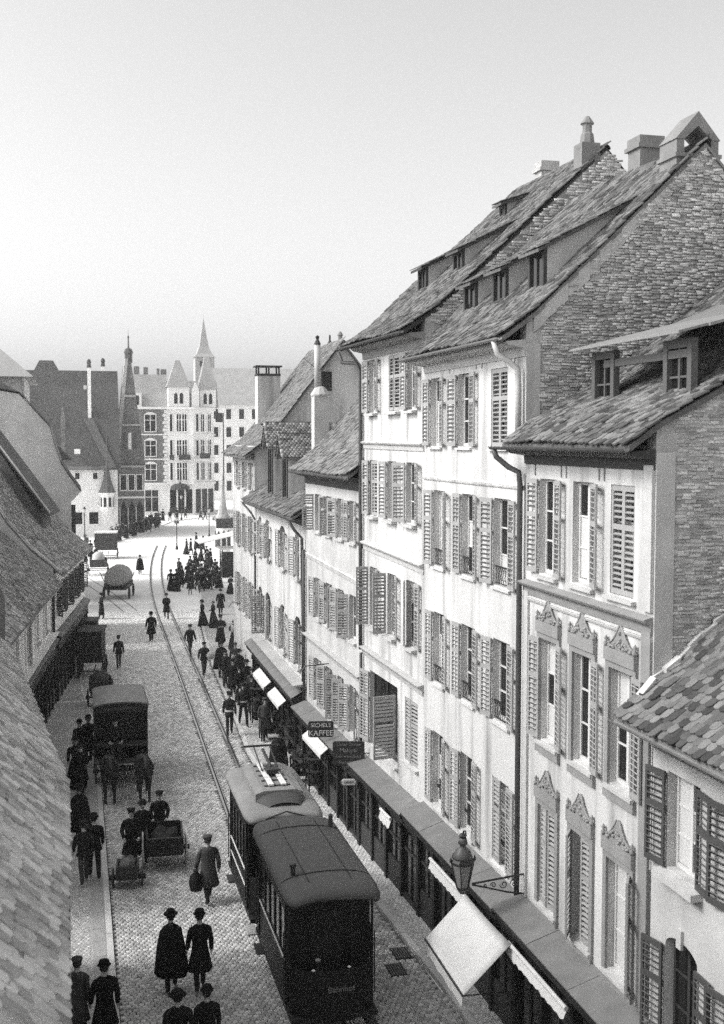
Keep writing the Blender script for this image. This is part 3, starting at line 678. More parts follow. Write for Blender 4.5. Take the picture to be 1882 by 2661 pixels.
# ---- long low house with arched windows (B5)
def arched_house():
    fr = Fr(P4, P5); h = thing('town_house', 'white two storey house with arched windows and two tiled dormers', 'house', (8.3, 41.14, 0))
    W = [(1.08, 2.2), (4.35, 5.6), (8.1, 9.4), (10.4, 11.4)]
    rows = [(W, 7.06, 8.8), (W, 3.68, 5.58)]
    ops = [(a, b, z0, z1) for ws, z0, z1 in rows for a, b in ws]
    build(wall_with_openings(fr, 0, fr.len, 2.2, 9.6, ops, .2, range(len(ops))), 'wall', 'plaster_white', h)
    prof = [(-.55, 9.45), (.7, 10.3), (3.6, 12.9)]; back = (8, 9.5)
    shell(h, fr, prof, back, 0., near_mat='plaster_white', far_mat='plaster_white')
    roof(h, fr, prof, back, -.1, fr.len, 'tile', 300, .2, .18)
    for row, (ws, z0, z1) in enumerate(rows):
        for i, (a, b) in enumerate(ws):
            window(h, fr, a, b, z0, z1, 2, .17, .5, 'wood_dark' if row else 'paint_white')
            ang = (172, 172) if (row, i) != (1, 2) else (165, 92)
            shutters(h, fr, a+.05, b-.05, z0, z1-.2, ang, pitch=.085); sill(h, fr, a, b, z0, .14)
    course(h, fr, 0, fr.len-.1, 9.42, 9.42, .45, .3, 'wood_dark', 'eave_cornice')
    course(h, fr, 0, fr.len-.1, 3.3, 3.35, .5, .2, 'stone', 'ledge')
    main = lambda d: prof_z(prof, d)
    # two saddle dormers
    for s, wd, d0, z1, z2 in ((4.4, 1.1, .05, 11.72, 12.42), (8.0, 1.2, .05, 12.1, 12.92)):
        T = fr.pt; s0, s1 = s-wd/2, s+wd/2; zb = main(d0)
        mb = MB(); mb.prism([(d0, zb-.1), (d0, z1), (d0+2.6, z1), (d0+2.6, zb)], s0, s0+.1, lambda a, e, b: T(e, -a, b)); mb.prism([(d0, zb-.1), (d0, z1), (d0+2.6, z1), (d0+2.6, zb)], s1-.1, s1, lambda a, e, b: T(e, -a, b))
        mb.prism([(s0, z1), (s1, z1), (s, z2)], -d0-.12, -d0-.02, lambda a, e, b: T(a, e, b))
        dmr = build(mb, 'dormer', 'plaster_white', h, fixn=True)
        mb = MB(); f = .1
        mb.box((s0+.003, -d0-.06, zb-.1), (s0+f, -d0+.06, z1), T); mb.box((s1-f, -d0-.06, zb-.1), (s1-.003, -d0+.06, z1), T); mb.box((s0+f, -d0-.06, z1-.12), (s1-f, -d0+.05, z1), T); mb.box((s0+f, -d0-.06, zb-.1), (s1-f, -d0+.05, zb+.1), T)
        build(mb, 'dormer_frame', 'wood_grey', dmr); build(MB().box((s0+f, -d0-.05, zb+.1), (s1-f, -d0-.04, z1-.12), T), 'pane', 'glass', dmr)
        for sg in (-1, 1):
            e = Vector((wd/2+.22)*sg*fr.u) ; L = math.hypot(wd/2+.22, z2-z1+.18)
            a0 = s+sg*(wd/2+.22); O = T(a0, -(d0-.25), z1-.12); V = np.array(fr.dir(-sg*(wd/2+.22)/L, 0, (z2-z1+.18)/L)); U = np.array(fr.dir(0, -1))
            mb = MB(); mb.prism([(a0, z1-.12), (s, z2+.06), (s, z2-.02), (a0, z1-.2)], -(d0-.25), -(d0+2.7), lambda p, q, z: T(p, q, z))
            rf = build(mb, 'dormer_roof', 'tile_left', dmr, fixn=True)
            rr = [(i*.15+.075*(r % 2), r*.11) for r in range(int(L/.11)+1) for i in range(19)]
            rr = np.array(rr); N = np.cross(U, V); N = N if N[2] > 0 else -N
            Pp = np.array(O)+np.outer(rr[:, 0], U)+np.outer(rr[:, 1]-.03, V)+N*.035; n = len(Pp)
            Ms = frames(Pp, np.tile(U*.148, (n, 1)), np.tile(V*.2-N*.02, (n, 1)), np.tile(N*.022, (n, 1)))
            tf = TILE_F if np.dot(np.cross(U, V), N) > 0 else [f_[::-1] for f_ in TILE_F]
            obj('tiles', inst_mesh('tiles', TILE_V, tf, Ms, 'tile_left'), dmr, kind='stuff')
    gutter(h, fr, -.05, fr.len, -.6, 9.42, 'pipe_dark')
    tube_part(h, 'downpipe', [fr.pt(.1, .6, 9.35), fr.pt(.12, .4, 9.0), fr.pt(.1, .12, 8.7), fr.pt(.1, .1, 6), fr.pt(.1, .1, 3.4)], .055, 'pipe_dark')
    tube_part(h, 'downpipe', [fr.pt(fr.len-.2, .6, 9.35), fr.pt(fr.len-.6, .25, 8.9), fr.pt(fr.len-.7, .1, 8.6), fr.pt(fr.len-.7, .1, 6), fr.pt(fr.len-.7, .1, 3.4)], .05, 'pipe_dark')
    ch = chimney(h, 8.95, 41.6, 11.2, 13.9, .55, .55, 'plaster_old', 'none'); build(MB().lathe([(.36, 0), (.36, .06), (.2, .3), (.12, .34)], (8.95, 41.6, 13.9), 10), 'chimney_cap', 'plaster_old', ch)
    tube_part(h, 'flue_pipe', [(8.85, 41.6, 14.2), (8.85, 41.6, 15.75)], .12, 'zinc_pale', 10)
    build(MB().lathe([(.06, 0), (.14, .02), (.05, .2), (.08, .3), (0, .36)], (8.85, 41.6, 15.75), 8), 'flue_cap', 'iron', h)
    tube_part(h, 'flue_stay', [(8.8, 41.6, 14.9), (8.45, 42.2, 15.3)], .015, 'iron', 5)
    shopfront(h, fr, .1, fr.len-.1, 2.6, 5, .5, 3.1, 7)
    return h
B5 = arched_house()

# ---- far house with half-timbered white gable (B6)
def gabled_house():
    fr = Fr(P5, P6); h = thing('town_house', 'narrow house with plain white gable, steep mossy roof and broad white chimney', 'house', (8.38, 53.6, 0))
    W = [(.9, 1.8), (3.1, 4.0), (5.5, 6.4)]
    rows = [(W, 9.9, 11.2), (W, 6.9, 8.6), (W, 3.6, 5.4)]
    ops = [(a, b, z0, z1) for ws, z0, z1 in rows for a, b in ws]
    build(wall_with_openings(fr, 0, fr.len, 0, 12.0, ops, .2), 'wall', 'plaster_white', h)
    prof = [(-.5, 11.5), (.6, 12.3), (4.2, 16.9)]; back = (8.4, 11.6)
    shell(h, fr, prof, back, 0., near_mat='plaster_white', far_mat='plaster_white')
    roof(h, fr, prof, back, -.35, fr.len+.3, 'tile_pale', 120, .2, .18)
    for ws, z0, z1 in rows:
        for a, b in ws: window(h, fr, a, b, z0, z1, 2, .16, .2); shutters(h, fr, a, b, z0, z1, (172, 172), pitch=.09); sill(h, fr, a, b, z0)
    T = lambda a, e, b: fr.pt(e, -a, b); mb = MB()
    for d0, z0, d1, z1 in ((.3, 13.0, 7.5, 13.0),): mb.box((d0, -.03, z0-.05), (d1, -.004, z0+.05), T)
    build(mb, 'tie_beam', 'wood_grey', h)
    build(MB().box((3.2, -.03, 14.6), (3.7, -.004, 15.5), T), 'gable_window', 'glass', h)
    chimney(h, 10.2, 60.6, 12.5, 15.75, 1.2, .9, 'plaster_white', 'frame'); chimney(h, 13.3, 57.0, 15, 17.0, .45, .45, 'plaster_dim', 'pipe')
    build(MB().lathe([(.35, 0), (.2, .15), (.12, .5), (.16, .9), (.05, 1.1), (.05, 1.35), (0, 1.4)], (13.1, 58.5, 16.3), 8), 'finial', 'iron', h)
    tube_part(h, 'lamp_arm', [fr.pt(4.6, .02, 3.9), fr.pt(4.6, .5, 4.05), fr.pt(4.6, .7, 3.8)], .02, 'iron', 5)
    return h
B6 = gabled_house()

# ---- nearest low house on the right (B0)
def low_house():
    A = (8.8, 4.5); fr = Fr(A, (8.8, 16.16)); L = fr.len
    h = thing('town_house', 'low house with rounded tiles and shaded windows beside the brick side wall', 'house', (8.8, 4.5, 0))
    f = lambda y: y-4.5
    W = [(f(14.75), f(15.68)), (f(12.9), f(13.85)), (f(11), f(11.95))]
    ops = [(a, b, 5.75, 7.25) for a, b in W] + [(a, b, 2.95, 4.75) for a, b in W]
    build(wall_with_openings(fr, 0, L, 0, 7.75, ops, .24, range(3, 6)), 'wall', 'plaster_old', h)
    prof = [(-.62, 7.98), (.4, 8.75), (1.6, 9.75), (5, 12.6)]; back = (9, 8.5)
    shell(h, fr, prof, back, 0., near_mat='plaster_grey', far=False)
    roof(h, fr, prof, back, 0., L, 'tile', 300, .17, .16)
    for i, (a, b) in enumerate(W):
        window(h, fr, a, b, 5.75, 7.25, 3, .2, .5); shutters(h, fr, a, b, 5.75, 7.25, (172, 168), True, 'shutter_dark'); sill(h, fr, a, b, 5.75, .2, .14, 'sill', .12)
        window(h, fr, a, b, 2.95, 4.75, 3, .2, .2, 'wood_dark'); shutters(h, fr, a, b, 2.95, 4.55, (174, 168), False, 'shutter_dark')
        c = (a+b)/2; build(MB().box((c-.07, .003, 4.66), (c+.07, .05, 4.95), fr.pt), 'keystone', 'sill', h)
    course(h, fr, 0, L-.02, 7.75, 7.75, .3, .25, 'plaster_dim', 'eave_cornice')
    gutter(h, fr, 0, L+.12, -.66, 7.95, 'zinc')
    mb = MB()
    for k in range(14):
        d = -.3+k*.22; z = prof_z(prof, d)
        mb.prism([(d, z+.02), (d+.25, z+.2), (d+.25, z+.3+.1*random.random()), (d, z+.12+.08*random.random())], L-.03-.12*random.random(), L+.02, lambda a, e, b: fr.pt(e, -a, b))
    build(mb, 'roof_flashing', 'plaster_white', h, fixn=True)
    T = fr.pt; s = f(14.3); d0 = 1.0; zb = prof_z(prof, d0)
    dm = dormer(h, fr, s-.1, 1.0, 1.05, 10.1, lambda d: prof_z(prof, d), .4, 4.5, 'plaster_grey', 'tile')
    build(MB().prism([(d0-.1, zb-.02), (d0+.35, zb+.3), (d0+.35, zb+.38), (d0-.1, zb+.07)], s-.75, s+.65, lambda a, e, b: T(e, -a, b)), 'dormer_flashing', 'zinc_pale', h, fixn=True)
    return h
B0 = low_house()

# ------------------------------------------------------------------ ground
def sheet(name, pts, z, mat):
    return structure(build(MB().add([(x, y, z) for x, y in pts], [tuple(range(len(pts)))]), name, mat))
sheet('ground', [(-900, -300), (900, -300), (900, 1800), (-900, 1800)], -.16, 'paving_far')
KL = [(.85, 0), (.85, 27), (.93, 44), (.85, 52), (.5, 58), (.45, 66)]                  # left kerb (street side)
KR = [(7.98, 0), (7.98, 24), (7.5, 33), (6.65, 42), (6.62, 45), (6.8, 47.5), (7.38, 63), (8.2, 75), (10.2, 95)]
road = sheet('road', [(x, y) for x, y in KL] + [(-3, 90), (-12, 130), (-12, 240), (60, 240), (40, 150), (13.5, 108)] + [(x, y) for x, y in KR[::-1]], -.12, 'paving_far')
def lerp(poly, y):
    for (a, ya), (b, yb) in zip(poly, poly[1:]):
        if ya <= y <= yb: return a+(b-a)*(y-ya)/(yb-ya)
    return poly[-1][0]
bed = sheet('road_bed', [(lerp(KL, y), y) for y in range(6, 86, 4)] + [(lerp(KR, y), y) for y in range(82, 2, -4)], -.105, 'road_bed')
# pavements with kerb stones
def pavement(name, inner, outer, z=0.0):
    n = len(inner); v = [(x, y, z) for x, y in inner] + [(x, y, z) for x, y in outer] + [(x, y, -.13) for x, y in inner]
    f = [(i, i+1, n+i+1, n+i) for i in range(n-1)] + [(2*n+i, 2*n+i+1, i+1, i) for i in range(n-1)]
    return structure(build(MB().add(v, f), name, 'pavement', fixn=True))
ys = [0, 10, 20, 27, 33, 38, 44, 48, 52, 55, 58, 62, 66]
pl = pavement('pavement', [(lerp(KL, y)-.15, y) for y in ys], [(-6, y) for y in ys])
ys2 = [0, 10, 20, 24, 28, 33, 38, 42, 45, 47.5, 52, 58, 63, 69, 75, 85, 95]
pr = pavement('pavement', [(lerp(KR, y)+.15, y) for y in ys2], [(14, y) for y in ys2])
def kerb(par, K, y0, y1, side, step=1.0):
    sv = MB().box((-.5, -.5, -1), (.5, .5, 0)).v; sf = MB().box((0,0,0), (1,1,1)).f; y = y0; Ms = []
    while y < y1:
        l = step*random.uniform(.85, 1.15); x0, x1 = lerp(K, y)-side*.075, lerp(K, y+l)-side*.075
        d = np.array((x1-x0, l, 0)); d /= np.linalg.norm(d); X = np.array((d[1], -d[0], 0))
        Ms.append(frames(np.array([[(x0+x1)/2, y+l/2, .012+random.uniform(-.004, .004)]]), [X*.15], [d*(l-.012)], [np.array((0, 0, .16))])[0]); y += l
    scatter(par, 'kerb_stone', 'kerb_stones', sv, sf, np.array(Ms), 'kerb', 160)
kerb(pl, KL, 18, 64, 1); kerb(pr, KR, 14, 92, -1)
# dark gutter line of flags beside the left kerb and flag strip on the pavement
fl = []
y = 20
while y < 42:
    l = random.uniform(.7, 1.1); fl.append(frames(np.array([[lerp(KL, y)-.33, y+l/2, .008]]), [np.array((.3, 0, 0))], [np.array((0, l-.015, 0))], [np.array((0, 0, .02))])[0]); y += l
scatter(pl, 'paving_slab', 'paving_slabs', MB().box((-.5, -.5, -1), (.5, .5, 0)).v, MB().box((0,0,0), (1,1,1)).f, np.array(fl), 'stone', 60)
# small paving setts on the pavements (seen close at the left edge and by the tram)
def setts(par, y0, y1, xl, xr, sx, sy, z, h, mat, skip=None, nparts=300):
    Y = np.arange(y0, y1, sy); out = []
    for i, yy in enumerate(Y):
        a, b = xl(yy), xr(yy); xs = np.arange(a+sx/2, b-sx/2+1e-6, sx) + (sx/2 if i % 2 else 0)
        xs = xs[xs < b-sx/2+.001]
        if skip is not None: xs = xs[~skip(xs, yy)]
        out.append(np.stack([xs, np.full_like(xs, yy)], 1))
    P = np.concatenate(out); n = len(P); j = rng.normal(0, 1, (n, 4))
    P3 = np.stack([P[:, 0]+j[:, 0]*sx*.03, P[:, 1]+j[:, 1]*sy*.03, z+j[:, 2]*.0035], 1)
    a = j[:, 3]*.04; X = np.stack([np.cos(a), np.sin(a), a*0], 1)*sx*.9; Yv = np.stack([-np.sin(a), np.cos(a), a*0], 1)*sy*.88
    tilt = rng.normal(0, .035, n); Zv = np.stack([tilt*h, rng.normal(0, .035, n)*h, np.full(n, h)], 1)
    sv = [(-.5,-.5,-1),(.5,-.5,-1),(.5,.5,-1),(-.5,.5,-1),(-.5,-.5,-.35),(.5,-.5,-.35),(.5,.5,-.35),(-.5,.5,-.35),(-.34,-.34,0),(.34,-.34,0),(.34,.34,0),(-.34,.34,0)]
    sf = [(8,9,10,11)] + [(4+i, 4+(i+1) % 4, 8+(i+1) % 4, 8+i) for i in range(4)] + [(i, (i+1) % 4, 4+(i+1) % 4, 4+i) for i in range(4)]
    scatter(par, 'sett', 'setts', sv, sf, frames(P3, X, Yv, Zv), mat, nparts)
RLx = lambda y: 4.60+(y-26)*.0233 if y < 60 else 5.39+(y-60)*.020+max(0, y-80)**2*.0009
rail_skip = lambda xs, yy: (abs(xs-RLx(yy)-.03) < .12) | (abs(xs-RLx(yy)-1.03) < .12)
setts(bed, 20.5, 40, lambda y: lerp(KL, y)+.02, lambda y: lerp(KR, y)-.02, .135, .125, -.045, .06, 'sett', rail_skip, 300)
sunlit_mix = lambda xs, yy: np.modf(abs(np.sin(xs*12.9898+yy*78.233))*43758.5453)[0] < min(1, max(0, (yy-50)/16))   # scattered change to lighter setts: sunlight towards the square put into the colour
setts(bed, 40.06, 66.2, lambda y: lerp(KL, y)+.02, lambda y: lerp(KR, y)-.02, .15, .15, -.045, .06, 'sett', lambda xs, yy: rail_skip(xs, yy) | sunlit_mix(xs, yy), 0)
setts(bed, 40.06, 84, lambda y: lerp(KL, y)+.02, lambda y: lerp(KR, y)-.02, .15, .15, -.045, .06, 'sett_sunlit', lambda xs, yy: rail_skip(xs, yy) | ~sunlit_mix(xs, yy), 0)
setts(pl, 19, 40, lambda y: -.6, lambda y: lerp(KL, y)-.5, .11, .11, .006, .05, 'sett', None, 0)
setts(pr, 22, 56, lambda y: lerp(KR, y)+.16, lambda y: 8.8, .12, .12, .006, .05, 'sett', None, 0)
# tram rails: bright head, dark groove on the inner side
for k, off in enumerate((0, 1.0)):
    rr = structure(thing('tram_rail', '', 'rail')); del rr['label']; del rr['category']
    Y = [18+2*i for i in range(60)]
    for nm, a, b, z, mat in (('rail_head', -.03, .035, -.036, 'rail'), ('rail_groove', .038, .085, -.055, 'groove'), ('guard_rail', .088, .112, -.04, 'rail')):
        v = []; f = []
        for i, y in enumerate(Y): v += [(RLx(y)+off+a, y, z), (RLx(y)+off+b, y, z), (RLx(y)+off+a, y, z-.06), (RLx(y)+off+b, y, z-.06)]
        for i in range(len(Y)-1):
            q = 4*i; f += [(q, q+1, q+5, q+4), (q+2, q, q+4, q+6), (q+1, q+3, q+7, q+5)]
        build(MB().add(v, f), nm, mat, rr)
# turnout: second pair leaving to the left further up
for off in (0, 1.0):
    rr = structure(thing('tram_rail', '', 'rail')); del rr['label']; del rr['category']
    v = []; f = []; Y = [60+2*i for i in range(30)]
    X = lambda y: RLx(60)+off-.35*max(0, (y-60))/10-.0016*max(0, y-60)**2+.02
    for y in Y: v += [(X(y)-.03, y, -.1), (X(y)+.035, y, -.1)]
    f = [(2*i, 2*i+1, 2*i+3, 2*i+2) for i in range(len(Y)-1)]
    build(MB().add(v, f), 'rail_head', 'zinc', rr)
# far kerb of the square and a strip of pavement before the far houses
ka = [(-6, 128), (1, 134), (5.1, 141), (9.5, 155), (15, 176), (22, 186), (40, 192)]
v = [(x, y, 0) for x, y in ka] + [(x, y, -.13) for x, y in ka] + [(-6, 200, 0), (40, 260, 0)]
n = len(ka)
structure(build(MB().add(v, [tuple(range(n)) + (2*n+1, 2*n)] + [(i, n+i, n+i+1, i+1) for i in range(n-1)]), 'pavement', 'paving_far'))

# ------------------------------------------------------------------ left-hand row
def left_near():
    h = thing('town_house', 'near house at the left edge with large mossy roof tiles and pale gutter', 'house', (-.4, 2, 0))
    pts = [(-.14, 1.0), (-.14, 16.14), (-1.4, 27.4)]
    for k, (a, b) in enumerate(zip(pts, pts[1:])):
        fr = Fr(a, b, -1); prof = [(0., 7.5), (5.2, 12.9)]; back = (9.5, 8)
        roof(h, fr, prof, back, 0., fr.len+(.0 if k else .25), 'tile_moss', 300 if k == 0 else 200, .16, .14, .1)
        gutter(h, fr, 0, fr.len, -.03, 7.47, 'zinc_pale', .05)
        build(MB().box((0, -.75, 0), (fr.len, -.45, 7.5), fr.pt), 'wall', 'plaster_grey', h)
        if k: bw_ = build(MB().prism([(.12, 6.8), (.1, 8.75), (.5, 9.7), (2.8, 12.2), (5.2, 14.4), (5.2, 6.8)], fr.len-.32, fr.len+.05, lambda a_, e_, b_: fr.pt(e_, -a_, b_)), 'fire_wall', 'plaster_dim', h, fixn=True)
        shell(h, fr, [(0., 7.5), (.45, 7.95), (5.2, 12.9)], back, 0., near=(k == 0), far=(k == 1), near_mat='plaster_grey')
    return h
left_near()
def left_shop():
    A, B = (-3.3, 30.), (-.92, 55.3); fr = Fr(A, B, -1); L = fr.len
    h = thing('town_house', 'low left-hand shop house with tiled roof, pale upper wall and dark shop below', 'house', (-3.3, 30, 0))
    W = [(L-24+k*3.0, L-22.8+k*3.0) for k in range(8)]
    ops = [(a, b, 3.75, 5.1) for a, b in W]
    build(wall_with_openings(fr, 0, L, 3.2, 5.7, ops, .15), 'wall', 'limewash', h)
    for a, b in W:
        window(h, fr, a, b, 3.75, 5.1, 2, .13, .4); sill(h, fr, a, b, 3.75, .1)
        build(MB().box((a-.28, .003, 3.6), (a-.05, .06, 5.3), fr.pt), 'pilaster', 'limewash', h)
    prof = [(-.42, 5.6), (4.8, 10.3)]; back = (9, 6)
    shell(h, fr, prof, back, 0.); roof(h, fr, prof, back, 0., L, 'tile_left', 200, .18, .17)
    gutter(h, fr, 0, L, -.46, 5.58, 'zinc_pale')
    course(h, fr, 0, L, 3.36, 3.36, .35, .3, 'limewash', 'ledge')
    tube_part(h, 'downpipe', [fr.pt(L-8.2, .42, 5.5), fr.pt(L-8.25, .2, 5.2), fr.pt(L-8.3, .1, 5.0), fr.pt(L-8.3, .1, .2)], .06, 'zinc_pale')
    tube_part(h, 'downpipe', [fr.pt(L-.3, .42, 5.5), fr.pt(L-.3, .12, 5.2), fr.pt(L-.3, .12, 3.3)], .07, 'pipe_dark')
    shopfront(h, fr, 1, L-.1, 2.85, 11, .3, 3.15, 8)
    return h
left_shop()
def left_far():
    A, B = (-.82, 55.5), (.72, 68.6); fr = Fr(A, B, -1); L = fr.len
    h = thing('town_house', 'left-hand house with curved tiled roof and pale verge beyond the shop house', 'house', (-.8, 55.5, 0))
    W = [(1+k*2.4, 2+k*2.4) for k in range(5)]
    build(wall_with_openings(fr, 0, L, 3.2, 6.0, [(a, b, 3.9, 5.4) for a, b in W], .15), 'wall', 'limewash', h)
    for a, b in W: window(h, fr, a, b, 3.9, 5.4, 2, .13, .2); shutters(h, fr, a, b, 3.9, 5.4, (150, 150), False, 'shutter_dark')
    prof = [(-.42, 6.0), (1.0, 7.2), (2.0, 8.4), (3.4, 10.6)]; back = (7, 6)
    shell(h, fr, prof, back, 0.); roof(h, fr, prof, back, 0, L, 'tile_left', 200, .18, .17)
    mb = MB(); mb.prism([(-.4, 6.02), (1.0, 7.23), (2.0, 8.43), (3.4, 10.63), (3.4, 10.8), (2.0, 8.62), (1, 7.4), (-.4, 6.16)], -.06, .1, lambda a, e, b: fr.pt(e, -a, b)); build(mb, 'verge', 'plaster_white', h, fixn=True)
    gutter(h, fr, 0, L, -.46, 5.96, 'zinc_pale')
    shopfront(h, fr, .1, L-.1, 2.85, 12, .3, 3.15, 5)
    # hoist gable with a dark roof on the slope
    T = lambda a, e, b: fr.pt(e, -a, b)
    mb = MB(); mb.prism([(1.3, 8.0), (2.2, 9.7), (4.2, 12.9), (6.5, 12.9), (6.5, 7), (1.3, 7)], 6.3, 9.4, T); g = build(mb, 'roof_gable', 'tile_dark', h, fixn=True)
    mb = MB(); mb.prism([(.9, 8.35), (4.2, 13.0), (4.2, 13.14), (.9, 8.5)], 5.9, 9.8, T); build(mb, 'gable_roof', 'tile_dark', g, fixn=True)
    mb = MB(); mb.prism([(.9, 8.5), (4.2, 13.14), (4.2, 13.26), (.9, 8.6)], 5.82, 5.98, T); build(mb, 'gable_verge', 'plaster_white', g, fixn=True)
    return h
left_far()
def gable_left():
    h = thing('town_house', 'tall grey rendered gable rising above the left-hand roofs', 'house', (-4, 70.5, 0))
    Y0, Y1 = 70.5, 79.
    poly = [(.05, 0), (.05, 8.6), (.62, 9.2), (.45, 9.45), (-.05, 10.15), (-.5, 10.9), (-.85, 12.0), (-1.12, 13.05), (-2.8, 14.95), (-6.5, 15.6), (-9, 14), (-9, 0)]
    build(MB().prism(poly, Y0, Y1, lambda a, d, b: (a, d, b)), 'wall', 'plaster_grey', h, fixn=True)
    edge = [(.66, 9.2), (-.05, 10.22), (-.5, 10.98), (-.85, 12.08), (-1.12, 13.13), (-2.8, 15.05), (-6.5, 15.7)]
    for (a, za), (b, zb) in zip(edge, edge[1:]):
        mb = MB(); mb.add([(a, Y0-.1, za), (b, Y0-.1, zb), (b, Y1, zb), (a, Y1, za), (a, Y0-.1, za+.05), (b, Y0-.1, zb+.05), (b, Y1, zb+.05), (a, Y1, za+.05)], [(0,3,2,1),(4,5,6,7),(0,1,5,4),(1,2,6,5),(2,3,7,6),(3,0,4,7)])
        build(mb, 'roof_slope', 'tile', h, fixn=True)
    build(MB().box((.052, Y0+.3, 0), (.3, Y0+.7, 8.4)), 'wall_post', 'wood_dark', h)
    return h
gable_left()
def hip_house(name, label, x0, x1, y0, y1, ze, zr, over, wall, tile, ov=.6):
    h = thing('town_house', label, 'house', ((x0+x1)/2, y0, 0))
    build(MB().box((x0, y0, 0), (x1, y1, ze)), 'wall', wall, h)
    e = ov; a = (x1-x0)/2; b = min(a, (y1-y0)/2)*.9
    v = [(x0-e, y0-e, ze-.25), (x1+e, y0-e, ze-.25), (x1+e, y1+e, ze-.25), (x0-e, y1+e, ze-.25), ((x0+x1)/2, y0+b, zr), ((x0+x1)/2, y1-b, zr)]
    build(MB().add(v, [(0, 1, 4), (1, 2, 5, 4), (2, 3, 5), (3, 0, 4, 5), (3, 2, 1, 0)]), 'roof', tile, h, fixn=True)
    return h
h = hip_house('a', 'tall left-hand house with broad pale roof overhanging at the picture edge', -12, -3.2, 90, 102, 17.2, 21.5, 1, 'plaster_white', 'roof_pale', .7)
h2 = hip_house('b', 'house with dark drooping eaves behind the grey gable', -12, -3.6, 84, 89, 15.6, 18.3, 1, 'plaster_grey', 'tile_dark', .6)
h3 = hip_house('c', 'small hipped house with slim chimney between the grey gable and white house', -6, -.5, 96, 104, 10.9, 14.2, 1, 'plaster_white', 'slate_far', .7)
chimney(h3, -.5, 97.6, 10.5, 14.2, .35, .35, 'plaster_white', 'pipe')

# ------------------------------------------------------------------ far side of the square
def far_window(par, T, a, b, z0, z1, fmat='wall_far', arch=False, two=True):
    mb = MB(); f = .12; c = (a+b)/2
    mb.box((a-f, -.1, z0-.12), (a, .0, z1+.1), T); mb.box((b, -.1, z0-.12), (b+f, .0, z1+.1), T); mb.box((a, -.1, z1), (b, .0, z1+.1), T); mb.box((a, -.14, z0-.12), (b, .0, z0), T)
    if two: mb.box((c-.05, -.06, z0), (c+.05, .0, z1), T); mb.box((a, -.05, z0+(z1-z0)*.66), (c-.05, .0, z0+(z1-z0)*.66+.09), T); mb.box((c+.05, -.05, z0+(z1-z0)*.66), (b, .0, z0+(z1-z0)*.66+.09), T)
    if arch: mb.prism([(a-f, z1+.101), (b+f, z1+.101), (c+.3, z1+.42), (c-.3, z1+.42)], -.14, .0, T)
    w_ = build(mb, 'window', fmat, par, fixn=True)
    build(MB().box((a, -.03, z0), (b, -.012, z1), T), 'pane', 'glass', w_)
    return w_
def white_far():
    Y = 150.; h = thing('town_hall', 'broad dark tiled roof over a white wall at the far square', 'house', (0, 150, 0)); T = lambda a, d, b: (a, Y+d, b)
    build(MB().box((-9, 0, 0), (5.9, 14, 8.6), T), 'wall', 'wall_far', h)
    mb = MB().prism([(-.7, 8.45), (6.5, 21.3), (14.5, 8.45)], -14, 6.3, lambda d, x, z: (x, Y+d, z)); r = build(mb, 'roof', 'slate_far', h, fixn=True)
    # lower front roof with its steep right-hand slope
    mb = MB(); mb.prism([(-.4, 8.5), (5.7, 8.5), (4.6, 11), (2.9, 15.2), (1.6, 15.0), (.0, 10.4)], -.75, -.6, T)
    mb = MB(); mb.add([(-.6, Y-.9, 8.5), (5.8, Y-.9, 8.5), (5.8, Y+.3, 8.6), (2.9, Y+3.2, 15.1), (1.7, Y+3.2, 15.1), (-.6, Y+3, 12)], [(0, 1, 3, 4, 5), (1, 2, 3)]); build(mb, 'front_roof', 'slate_mid', h, fixn=True)
    mb = MB(); mb.add([(1.75, Y+2.6, 15.0), (3.0, Y+2.6, 15.0), (5.7, Y-.95, 8.75), (4.7, Y-.95, 8.75)], [(0, 1, 2, 3)]); build(mb, 'roof_valley', 'tile_dark', h, fixn=True)
    for x, z0, z1, w_, c in ((2.6, 15, 21.5, .42, 'wall_far'), (4.45, 20.6, 21.9, .4, 'wall_far')):
        ch = build(MB().box((x-w_/2, 3 if z0 < 16 else 6.5, z0), (x+w_/2, 3.5 if z0 < 16 else 7, z1), T), 'chimney', c, h)
        build(MB().lathe([(.28, 0), (.3, .1), (.22, .5), (.3, .7), (.2, 1.0), (.0, 1.15)], (x, Y+3.25 if z0 < 16 else Y+6.7, z1), 8), 'chimney_pot', 'iron', ch)
    for x in (.65, 2.85): far_window(h, T, x, x+.55, 7.3, 8.1, two=False)
    for x, z in ((.3, 1.6), (2.3, 1.6)):
        w_ = far_window(h, T, x, x+1.15, z, z+1.5, two=False)
    build(MB().box((.6, -1.4, 10.5), (1.3, -.2, 11.1), T), 'dormer', 'wall_far', h)
    build(MB().box((1.9, -.35, 18.8), (2.3, -.2, 19.3), lambda a, d, b: (a, Y+d+5.0, b)), 'skylight', 'canvas', h)
    # pointed oriel at the corner
    mb = MB(); c = (4.55, Y-.6, 0)
    mb.lathe([(.5, 2.9), (.85, 3.5), (.85, 5.3), (1.05, 5.4), (1.05, 5.6)], c, 8)
    o = build(mb, 'oriel', 'wall_far', h)
    for k in range(8):
        a = k*math.pi/4+math.pi/8
        build(MB().box((-.18, -.03, 3.8), (.18, .03, 5.0), lambda x, y, z: (c[0]+math.cos(a)*.82-math.sin(a)*x, c[1]+math.sin(a)*.82+math.cos(a)*x+y*.2, z)), 'pane', 'glass', o)
    build(MB().lathe([(1.1, 5.6), (.8, 6.2), (.5, 7.2), (.2, 8.9), (.06, 9.4), (.03, 14.5), (0, 15)], c, 8), 'oriel_spire', 'tile_dark', o)
    return h
white_far()
